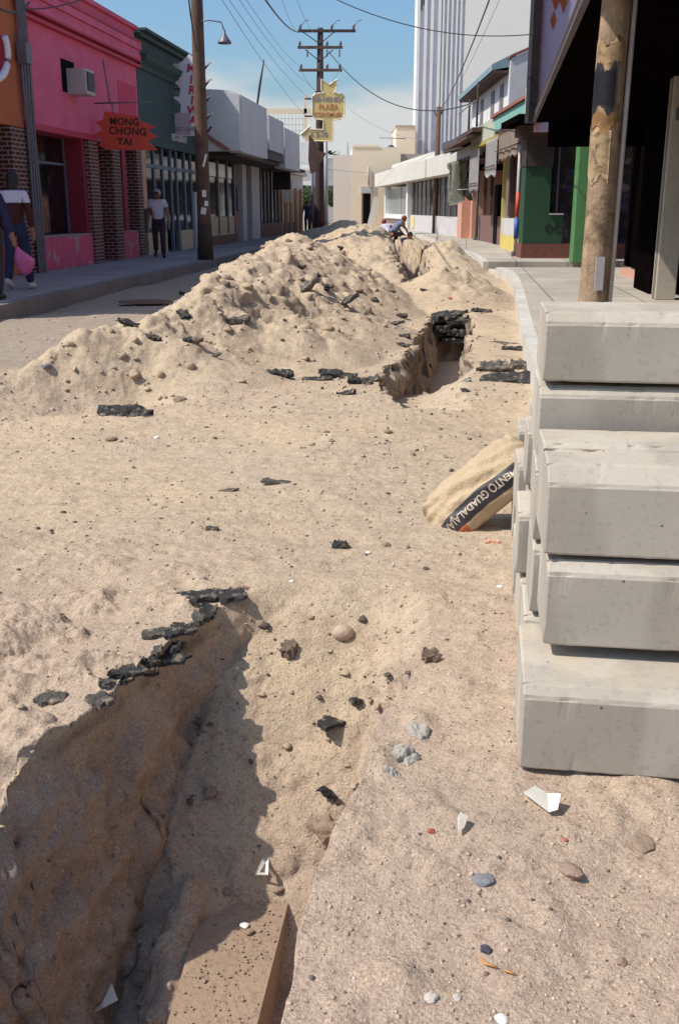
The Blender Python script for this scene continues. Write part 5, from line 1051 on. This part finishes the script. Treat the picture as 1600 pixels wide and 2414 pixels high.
def clods(name, n, smin, smax, m_, seed, where):
    rg = np.random.default_rng(seed); bm = ico(2); bv = np.array([v.co[:] for v in bm.verts]); bf = np.array([[v.index for v in f.verts] for f in bm.faces]); bm.free()
    yy = np.exp(rg.uniform(np.log(1.4), np.log(34), n)); xx = rg.uniform(-1, 1, n)*(yy*.42+.25)
    zz = terrain(xx, yy); e = .03; g_ = np.hypot(terrain(xx+e, yy)-zz, terrain(xx, yy+e)-zz)/e
    if where == 'beam': yy = rg.uniform(1.4, 2.72, n); f_ = rg.random(n)**.8; xx = -.515+.065*(yy-1.35)+f_*(.18+.0558*(yy-1.35)); zz = np.full(n, -.716); wgt = np.clip(.5+fbm(xx*9, yy*6, 0, 2, seed)+.5*(yy > 2.45), 0, 1)
    elif where == 'rim': wgt = np.clip(g_*1.2-.5, 0, 1)*(zz > -.12-.5*(yy < 3.7))*(zz < .25)
    elif where == 'patch': wgt = np.exp(-((xx-.45)/.95)**2-((yy-5.9)/.95)**2)*np.clip(.5+fbm(xx*3, yy*3, 0, 3, seed), 0, 1)+.25*np.exp(-((xx+.8)/.6)**2-((yy-2.3)/.8)**2)
    else: wgt = np.clip((zz-.05)*4, 0, 1)*np.clip(.6+fbm(xx*1.4, yy*1.4, 0, 3, seed), 0, 1)
    k_ = wgt > rg.random(n); xx, yy, zz = xx[k_], yy[k_], zz[k_]; n = len(xx)
    sz = (smin+(smax-smin)*rg.random(n)**3)*np.clip(yy/5, .55, 1.6)
    nn = np.stack([fbm(bv[:, 0]*1.4+i_*3.1, bv[:, 1]*1.4, bv[:, 2]*1.4, 2, i_) for i_ in range(12)])
    V = bv[None]*(1+.6*nn[rg.integers(0, 12, n)])[:, :, None]*sz[:, None, None]*rg.uniform(.6, 1.25, (n, 1, 3)); V[:, :, 2] *= .7; V += np.stack([xx, yy, zz+sz*.1], -1)[:, None, :]
    F = bf[None]+(np.arange(n)*len(bv))[:, None, None]; V = V.reshape(-1, 3); F = F.reshape(-1, 3); me = bpy.data.meshes.new(name); me.vertices.add(len(V)); me.vertices.foreach_set('co', V.ravel().astype(np.float32))
    me.loops.add(F.size); me.loops.foreach_set('vertex_index', F.ravel().astype(np.int32)); me.polygons.add(len(F)); me.polygons.foreach_set('loop_start', (np.arange(len(F))*3).astype(np.int32)); me.polygons.foreach_set('loop_total', np.full(len(F), 3, np.int32)); me.update(calc_edges=True)
    tag(link(name, me, m_), kind='stuff')
clods('earth_crumbs', 9000, .004, .026, mat('crumb_sand', (.42, .32, .22), .95, .15, 10, .5, 60), 21, 'rim')
clods('earth_crumbs', 3000, .004, .030, mat('crumb_dark', (.12, .09, .07), .95, .3, 10, .5, 60), 22, 'rim')
clods('earth_crumbs', 7000, .003, .020, mat('crumb_mid', (.27, .19, .135), .95, .25, 10, .5, 60), 31, 'patch')
clods('beam_crumbs', 1100, .002, .0085, mat('crumb_sand2', (.38, .28, .20), .95, .25, 10, .5, 60), 37, 'beam')
clods('heap_clods', 5500, .008, .042, mat('clod_sand', (.42, .31, .21), .95, .15, 10, .5, 60), 23, 'heap')
clods('heap_clods', 1500, .006, .04, mat('clod_brown', (.20, .14, .105), .95, .3, 10, .5, 60), 24, 'heap')
# ================================================================= POLES AND WIRES
np_ = thing('wooden_pole', 'dark brown wooden pole with lamp and torn papers on the left pavement', 'utility pole', (-3.29, 25.28, .2), 0)
bm = bmesh.new(); tubem(bm, [(0, 0, 0), (.0, 0, 1.0), (.02, 0, 6.5), (.04, 0, 8.5)], [.185, .165, .135, .12], 16); fin('shaft', bm, M['wood'], np_, True)
tube('lamp_arm', M['metal'], np_, [(.05, -.1, 5.32), (.3, -.1, 5.34), (.58, -.12, 5.30), (.64, -.12, 5.12)], .015, 6)
bm = bmesh.new(); tubem(bm, [(.64, -.12, 5.14), (.64, -.12, 5.04), (.64, -.12, 4.96), (.64, -.12, 4.88), (.64, -.12, 4.85)], [.03, .04, .10, .155, .16], 14); fin('lamp_shade', bm, M['metal'], np_, True)
for i, (z, a, wd, hh) in enumerate(((1.55, 285, .10, .16), (1.32, 300, .10, .12), (1.15, 275, .13, .16), (2.3, 300, .05, .3), (3.0, 200, .05, .22))):
    q = radians(a); e = .17; o = box('torn_paper', M['wpaper'] if i != 4 else M['signy'], np_, (-wd/2, wd/2, -.002, .002, -hh/2, hh/2)); o.location = (e*cos(q), e*sin(q), z); o.rotation_euler = (0, .1*i, q+pi/2)
box('tar_band', mat('dark_tar', (.03, .022, .016), .8, .3, 9), np_); bpy.data.objects.remove(bpy.data.objects['tar_band'])
bm = bmesh.new(); tubem(bm, [(0, 0, .01), (0, 0, .85)], [.20, .172], 16); fin('dark_foot', bm, mat('dark_tar2', (.055, .038, .025), .85, .35, 9, .6, 20), np_, True)
mpz = .2; q0 = Vector((-1.0, 50.9, .2))
mpole = thing('wooden_pole', 'tall dark pole with three crossarms in the middle distance behind the yellow sign', 'utility pole', q0, 0)
tube('shaft', M['woodd'], mpole, [(0, 0, 0), (.01, 0, 1.2), (.06, 0, 5), (.11, 0, 9.25)], [.30, .25, .19, .13], 12)
for z, x0, x1, m_ in ((9.1, -.92, 1.75, 'woodd'), (8.4, -.95, 1.15, 'wood'), (7.42, -.9, 1.12, 'wood')):
    box('crossarm', M[m_], mpole, (x0, x1, -.2, -.1, z-.06, z+.06))
    for x in (x0+.1, .35*(x0+x1)+.35, x1-.1):
        bm = bmesh.new(); tubem(bm, [(x, -.15, z+.06), (x, -.15, z+.14), (x, -.15, z+.24), (x, -.15, z+.28)], [.03, .07, .06, .02], 8); fin('insulator', bm, M['metal'], mpole, True)
        if z == 9.1: tube('insulator_horn', M['metal'], mpole, [(x, -.15, z+.15), (x+.2, -.15, z+.42), (x+.38, -.15, z+.46)], .02, 5)
for z, x in ((9.05, -.7), (9.05, .75), (8.3, -.6), (8.3, .7)): tube('brace', M['woodd'], mpole, [(x, -.15, z), (.09, -.15, z-.5)], .022, 5)
for x in (-.5, .42, 1.0): tube('drop_fuse', M['metal'], mpole, [(x, -.15, 8.3), (x, -.15, 8.0)], .035, 6)
gp = thing('concrete_pole', 'pale grey concrete pole right beside the dark sign pole', 'utility pole', G(768, 548, .2), 0)
tube('shaft', M['metall'], gp, [(0, 0, 0), (0, 0, 5.2)], [.13, .10], 10)
bl = thing('thin_grey_post', 'slim bluish post just left of the dark sign pole', 'post', G(738, 550, .2), 0); tube('shaft', mat('bluish_post', (.13, .13, .2), .6), bl, [(0, 0, 0), (0, 0, 4.0)], .07, 8)
# yellow sign
Ys = thing('yellow_arrow_sign', 'yellow bent arrow sign reading BIENVENIDO PLAZA on the middle pole', 'sign', Vector((0, 50.45, 0)), 0)
def pp(x, y): q = D(x, y, 50.45); return (q.x, q.z)
YP = [pp(*a) for a in ((757, 187), (776, 200), (795, 187), (792, 214), (786, 219), (805, 221), (812, 228), (812, 272), (805, 281), (785, 283), (784, 334), (735, 332), (724, 336), (730, 330), (708, 318), (731, 297), (731, 305), (762, 306), (762, 283), (744, 281), (736, 272), (736, 228), (744, 221), (764, 219), (757, 214))]
YP[12] = pp(728, 336); YP[13] = pp(727, 331)
prism('panel', M['signy'], Ys, YP, 'y', -.08, .08)
bm = bmesh.new(); n = len(YP)
for i in range(n):
    a, b_ = YP[i], YP[(i+1) % n]; tubem(bm, [(a[0], -.085, a[1]), (b_[0], -.085, b_[1])], .028, 4)
fin('rim', bm, mat('pale_rim', (.75, .66, .5), .5), Ys)
for tx, x, y, sz, m_ in (('BIENVENIDO', 774, 235, .30, 'inkg'), ('PLAZA', 774, 253, .34, 'inko'), ('COROMUEL', 774, 271, .27, 'inko'), ('A 2-10', 751, 318, .33, 'inkg')):
    q = pp(x, y); text('lettering', tx, M[m_], Ys, (q[0], -.09, q[1]), (radians(90), 0, 0), sz, sx=.86, bold=.004)
for y in (233, 274):
    a = pp(718, y); b_ = pp(736, y); tube('sign_arm', M['woodd'], Ys, [(a[0], 0, a[1]), (b_[0], 0, b_[1])], .04, 5)
q = pp(757, 217); box('pole_clamp', M['woodd'], Ys, (q[0]-.28, q[0]+.12, -.06, .3, q[1]-.04, q[1]+.04))
p2 = thing('wooden_pole', 'slender brown pole in front of the long white canopy on the right', 'utility pole', (4.86, 52.7, .2), 0)
tube('shaft', M['wood'], p2, [(0, 0, 0), (.02, 0, 6.0)], [.16, .12], 10); tube('fork', M['woodd'], p2, [(-.22, 0, 5.85), (-.1, 0, 5.6), (.1, 0, 5.6), (.25, 0, 5.9)], .04, 5)
def wire(pts, rad, m_, label, sag=0.0, n=24):
    P_ = []
    for a, b_ in zip(pts, pts[1:]):
        for k_ in range(n+(1 if b_ is pts[-1] else 0)):
            f = k_/n; q = a.lerp(b_, f); q.z -= sag*4*f*(1-f); P_.append(q)
    o = tube('power_cable', M[m_], None, P_, rad, 5); tag(o, label, 'cable', 'overhead cables'); return o
top = Vector((-1.9, 50.8, 9.3))
wire([D(600, -40, 20), D(708, 75, 50.8)], .022, 'wire', 'thick cable rising left from the top crossarm of the middle pole', .25)
wire([D(775, 122, 50.8), D(1122, 240, 38)], .022, 'wire', 'thick sagging cable from the middle pole to the balcony house', 1.15)
wire([D(770, -12, 22), D(1262, 80, 21)], .010, 'wire', 'thin cable crossing in front of the tower top', .28)
wire([D(1160, -20, 20), D(1034, 262, 52.7)], .016, 'wire', 'cable running up right from the slender pole', .3)
wire([D(1185, -20, 24), D(1034, 268, 52.7)], .007, 'cable2', 'faint cable beside the one rising from the slender pole', .3)
wire([D(815, 250, 60), D(1030, 330, 55), D(1130, 290, 40)], .014, 'cable2', 'low grey cable sweeping past the tower foot', .5)
wire([D(700, 400-20, 60), D(860, 407, 74), D(960, 385, 60), D(1030, 352, 50)], .010, 'cable2', 'low cable passing before the peach building', .12)
for i, (x0, x1, y1) in enumerate(((505, 735, 285), (520, 740, 240), (545, 730, 200), (562, 720, 165), (655, 703, 72), (690, 745, 78))):
    wire([D(x0, -30, 22+i), D(x1, y1, 50.7)], .007, 'cable2', ('lowest', 'second lowest', 'third', 'fourth', 'fifth', 'uppermost')[i]+' of the faint parallel cables fanning from the middle pole', .25)
wire([D(443, -20, 24), D(450, 40, 25.1), D(463, 120, 25.1)], .018, 'wire', 'short black cable loop beside the top of the near left pole')
for i, (x, y) in enumerate(((706, 160), (800, 165))): wire([D(x, y, 50.7), D(748+10*i, 218, 50.7)], .012, 'cable2', ('left', 'right')[i]+' drooping jumper under the lowest crossarm', .12)
wire([D(0, 20, 17), D(70, 5, 19)], .02, 'wire', 'bunched cable crossing the orange shop corner', .1); wire([D(60, 22, 19), D(205, -6, 21)], .012, 'wire', 'thin cable against the pink cornice', .05)
# ================================================================= PEOPLE
def skin(name, m_, parent, V, E, R, root=0, sub=2):
    me = bpy.data.meshes.new(name); me.from_pydata(V, E, []); o = bpy.data.objects.new(name, me); C.objects.link(o)
    o.modifiers.new('s', 'SKIN')
    for i, v in enumerate(me.skin_vertices[0].data): v.radius = (R[i], R[i]) if not hasattr(R[i], '__len__') else R[i]; v.use_root = (i == root)
    ss = o.modifiers.new('d', 'SUBSURF'); ss.levels = sub; ss.render_levels = sub
    dg = bpy.context.evaluated_depsgraph_get(); m2_ = bpy.data.meshes.new_from_object(o.evaluated_get(dg)); bpy.data.objects.remove(o)
    m2_.materials.clear(); m2_.name = name; return link(name, m2_, m_, parent, True)
def person(label, loc, rz, J, shirt, trous, hair, shoes, short=True, cap=None, group=None, longhair=False, sleeve=.55):
    """J joints: pelvis, chest, neck, head, shoulders, elbows, wrists, hips, knees, ankles, toes (L/R)"""
    o = thing('person', label, 'person', loc, rz, group); j = {k_: Vector(v) for k_, v in J.items()}
    V, E, R = [], [], []
    def a(k_, r_, par=None):
        V.append(tuple(j[k_])); R.append(r_)
        if par is not None: E.append((par, len(V)-1))
        return len(V)-1
    pel = a('pelvis', .095); wa = a('waist', .075, pel); ch = a('chest', .10, wa); nb = a('neckb', .075, ch); nk = a('neck', .055, nb)
    hd0 = a('jaw', .068, nk); hd1 = a('head', .088, hd0); hd2 = a('crown', .07, hd1)
    for s in 'LR':
        sh = a('sh'+s, .062, ch); el = a('el'+s, .043, sh); wr = a('wr'+s, .032, el); ha = a('ha'+s, .038, wr)
        hp = a('hip'+s, .088, pel); kn = a('kn'+s, .062, hp); an = a('an'+s, .042, kn)
        d = (j['ha'+s]-j['wr'+s]).normalized()
        for q in range(4): V.append(tuple(j['ha'+s]+d*(.06+.01*(q in (1, 2)))+Vector((.0, (q-1.5)*.018, -.01)))); R.append(.009); E.append((ha, len(V)-1))
        V.append(tuple(j['wr'+s]+d*.06+Vector((0, .045, 0)))); R.append(.010); E.append((ha, len(V)-1))
    body = skin('body', M['skin'], o, V, E, R)
    f = (j['face']-j['head']).normalized()
    bm = bmesh.new(); side = f.cross(Vector((0, 0, 1))).normalized()
    for sgn in (-1, 1):
        mtx = Matrix.Translation(j['head']+side*sgn*.088+Vector((0, 0, -.005)))@Matrix.Diagonal((.016, .022, .032, 1)); bmesh.ops.create_icosphere(bm, subdivisions=2, radius=1, matrix=mtx)
    bmesh.ops.create_cone(bm, cap_ends=True, segments=8, radius1=.018, radius2=.006, depth=.05, matrix=Matrix.Translation(j['head']+f*.092+Vector((0, 0, -.015)))@f.to_track_quat('Z', 'Y').to_matrix().to_4x4())
    fin('face_features', bm, M['skin'], o, True)
    bm = bmesh.new()
    for sgn in (-1, 1): bmesh.ops.create_icosphere(bm, subdivisions=1, radius=.011, matrix=Matrix.Translation(j['head']+f*.080+side*sgn*.032+Vector((0, 0, .012))))
    fin('eyes', bm, M['hairb'], o, True)
    # shirt
    V, E, R = [], [], []
    pel = a('pelvis', .15); wl_ = a('waistlow', .155, pel); wa = a('waist', .145, wl_); ch = a('chest', .155, wa); nb = a('neckb', .088, ch)
    for s in 'LR':
        sh = a('sh'+s, .078, ch); V.append(tuple(j['sh'+s].lerp(j['el'+s], sleeve))); R.append(.068 if short else .058); E.append((sh, len(V)-1))
        if not short: k_ = len(V)-1; el = a('el'+s, .055, k_); V.append(tuple(j['el'+s].lerp(j['wr'+s], .85))); R.append(.045); E.append((el, len(V)-1))
    if isinstance(shirt, tuple):
        so_ = skin('shirt', M[shirt[1]], o, V, E, R, 0, 4); so_.data.materials.append(M[shirt[0]]); zc = j['chest'].z-.02
        for p in so_.data.polygons: p.material_index = 1 if p.center.z > zc else 0
    else: skin('shirt', M[shirt], o, V, E, R)
    V, E, R = [], [], []
    w00 = a('waist', .14); w0 = a('waistlow', .163, w00); pel = a('pelvis', .16, w0)
    for s in 'LR':
        hp = a('hip'+s, .102, pel); kn = a('kn'+s, .078, hp); V.append(tuple(j['an'+s]+Vector((0, 0, -.01)))); R.append(.068); E.append((kn, len(V)-1))
    skin('trousers', M[trous], o, V, E, R)
    for s in 'LR':
        bm = bmesh.new(); tubem(bm, [j['an'+s]+(j['an'+s]-j['toe'+s])*.35+Vector((0, 0, -.045)), j['an'+s]+Vector((0, 0, -.035)), j['toe'+s].lerp(j['an'+s], .3), j['toe'+s]], [.035, .05, .045, .03], 10)
        fin('shoe', bm, M[shoes], o, True)
    bm = bmesh.new(); back = -f
    bmesh.ops.create_icosphere(bm, subdivisions=3, radius=1, matrix=Matrix.Translation(j['head']+back*.018+Vector((0, 0, .032)))@Matrix.Diagonal((.100, .104, .098 if not longhair else .115, 1)))
    if longhair: bmesh.ops.create_icosphere(bm, subdivisions=2, radius=1, matrix=Matrix.Translation(j['head']+back*.06+Vector((0, 0, -.06)))@Matrix.Diagonal((.09, .07, .10, 1)))
    cut = [v for v in bm.verts if (v.co-j['head']).dot(f) > .05 and v.co.z < j['head'].z+.055]
    bmesh.ops.delete(bm, geom=cut, context='VERTS')
    co_ = np.array([v.co[:] for v in bm.verts]); nn = fbm(co_[:, 0]*30, co_[:, 1]*30, co_[:, 2]*30, 2, 3)
    for v, q in zip(bm.verts, nn): v.co += (v.co-j['head']).normalized()*q*.006
    fin('hair', bm, M[hair] if not cap else M[cap], o, True) if not cap else fin('cap', bm, M[cap], o, True)
    return o
def stand(H=1.72, lean=0.0, stepL=.0, stepR=.0, headdrop=0.0, armL=(-.04, 0, 0), armR=(.04, 0, 0), look=(0, 1, 0)):
    k_ = H/1.72; J = {}
    J['pelvis'] = (0, 0, .95); J['waistlow'] = (0, .0, .99); J['waist'] = (0, lean*.4, 1.10); J['chest'] = (0, lean*.8, 1.30); J['neckb'] = (0, lean, 1.43); J['neck'] = (0, lean+headdrop*.02, 1.49)
    J['jaw'] = (0, lean+.03+headdrop*.05, 1.545-headdrop*.01); J['head'] = (0, lean+.02+headdrop*.07, 1.60-headdrop*.02); J['crown'] = (0, lean+.0+headdrop*.09, 1.66-headdrop*.03)
    h = Vector(J['head']); J['face'] = tuple(h+Vector(look)*.1)
    for s, g_ in (('L', -1), ('R', 1)):
        am = armL if s == 'L' else armR; st = stepL if s == 'L' else stepR
        J['sh'+s] = (g_*.175, lean*.9, 1.39); J['el'+s] = (g_*.235+am[0]*.6, lean*.6+am[1]*.5-.02, 1.10+am[2]*.5); J['wr'+s] = (g_*.245+am[0], lean*.6+am[1]+.03, .87+am[2]); J['ha'+s] = (g_*.245+am[0]*1.05, lean*.6+am[1]*1.1+.05, .79+am[2])
        J['hip'+s] = (g_*.09, 0, .90); J['kn'+s] = (g_*.10, st*.55+.03, .50+.02*abs(st)); J['an'+s] = (g_*.105, st*.95-(.05 if st < 0 else 0), .09+(.07 if st < -.1 else 0)); J['toe'+s] = (g_*.12, st*.95+.15-(.03 if st < 0 else 0), .035+(.0 if st >= -.1 else .0))
    return {a_: tuple(Vector(v)*k_) for a_, v in J.items()}
q = G(378, 607, .2)
person('grey haired man in white short sleeved shirt and dark trousers walking with bowed head', q, radians(180+8), stand(1.69, .05, .22, -.20, 1.6, (-.02, .10, 0), (.03, -.08, 0), (.25, .85, -.5)), 'shirtw', 'trous', 'hairg', 'shoeb')
q = G(50, 683, .2)
pB = person('dark haired person in white yoked maroon top and jeans walking away', q, radians(-2), stand(1.73, .02, -.16, .18, .5, (-.02, .05, 0), (.02, -.05, 0)), ('shirtw', 'maroon'), 'denim', 'hairb', 'shoew', short=False, longhair=True)
q = G(-8, 705, .2)
pA = person('person in navy jacket and dark trousers at the left picture edge', q, radians(-5), stand(1.66, .02, .12, -.10, .5, (0, 0, 0), (.05, .04, 0)), 'navy', 'trous', 'hairb', 'shoeb', short=False)
# pink bag
pc = D(60, 610, 15.3)
pg = thing('plastic_bag', 'pink plastic shopping bag hanging from the hand of the navy jacket person', 'bag', (pc.x, pc.y-.05, pc.z), 0)
bm = ico(4); co_ = np.array([v.co[:] for v in bm.verts]); nn = fbm(co_[:, 0]*2, co_[:, 1]*2, co_[:, 2]*2, 3, 9)
for v, qn in zip(bm.verts, nn):
    z = v.co.z; tp = 1.0 if z < .1 else max(.12, 1-.95*(z-.1)); v.co = Vector((v.co.x*.135*tp*(1+.18*qn)+(-.10*max(0, z)), v.co.y*.10*tp*(1+.18*qn), z*.22-.02))
fin('bag_body', bm, M['pinkbag'], pg, True); tube('bag_handle', M['pinkbag'], pg, [(-.09, 0, .16), (-.16, .0, .27), (-.19, 0, .34)], [.025, .015, .012], 6)
# workers
def crouch(H=1.65):
    k_ = H/1.65; J = {'pelvis': (0, -.12, .48), 'waistlow': (0, -.07, .53), 'waist': (0, .0, .62), 'chest': (0, .16, .78), 'neckb': (0, .27, .87), 'neck': (0, .33, .91), 'jaw': (0, .40, .93), 'head': (0, .42, .99), 'crown': (0, .41, 1.06), 'face': (0, .50, .95)}
    for s_, g_ in (('L', -1), ('R', 1)):
        J['sh'+s_] = (g_*.175, .20, .84); J['el'+s_] = (g_*.23, .36, .62); J['wr'+s_] = (g_*.16, .52, .44); J['ha'+s_] = (g_*.15, .57, .38)
        J['hip'+s_] = (g_*.09, -.10, .46); J['kn'+s_] = (g_*.15, .25, .50); J['an'+s_] = (g_*.13, .02, .10); J['toe'+s_] = (g_*.15, .18, .035)
    return {a_: tuple(Vector(v)*k_) for a_, v in J.items()}
q = D(930, 513, 38)
person('worker in orange cap and blue grey shirt bending over the far trench', (q.x, 38, q.z-1.06), radians(-60), crouch(1.68), 'bluesh', 'trous', 'hairb', 'shoeb', cap='cap', group='workers in the far trench')
q = D(955, 550, 35)
person('worker dressed all in black crouching low in the far trench', (q.x, 35, q.z-1.0), radians(200), crouch(1.55), 'navy', 'trous', 'hairb', 'shoeb', short=False, group='workers in the far trench')
q = D(914, 518, 40)
person('third worker in a pale shirt and red cap behind the orange capped one', (q.x, 40, q.z-1.06), radians(20), crouch(1.6), 'shirtw', 'trous', 'hairb', 'shoeb', cap='cap', group='workers in the far trench')
for i, (px, py, d, sh, lab) in enumerate(((724, 560, 55, 'navy', 'small distant person in blue left of the sign pole'), (735, 558, 57, 'bluesh', 'small distant person with pale bag beside the sign pole'), (755, 556, 60, 'maroon', 'small distant person in dark red right of the sign pole'), (796, 548, 80, 'shirtw', 'tiny person in white shirt before the white building'))):
    q = D(px, 497+3*i if i < 3 else 500, d); person(lab, (q.x, d, .2), radians(180 if i % 2 else 0), stand(1.6, 0, .15, -.1), sh, 'trous', 'hairb', 'shoeb', group='distant passers-by')
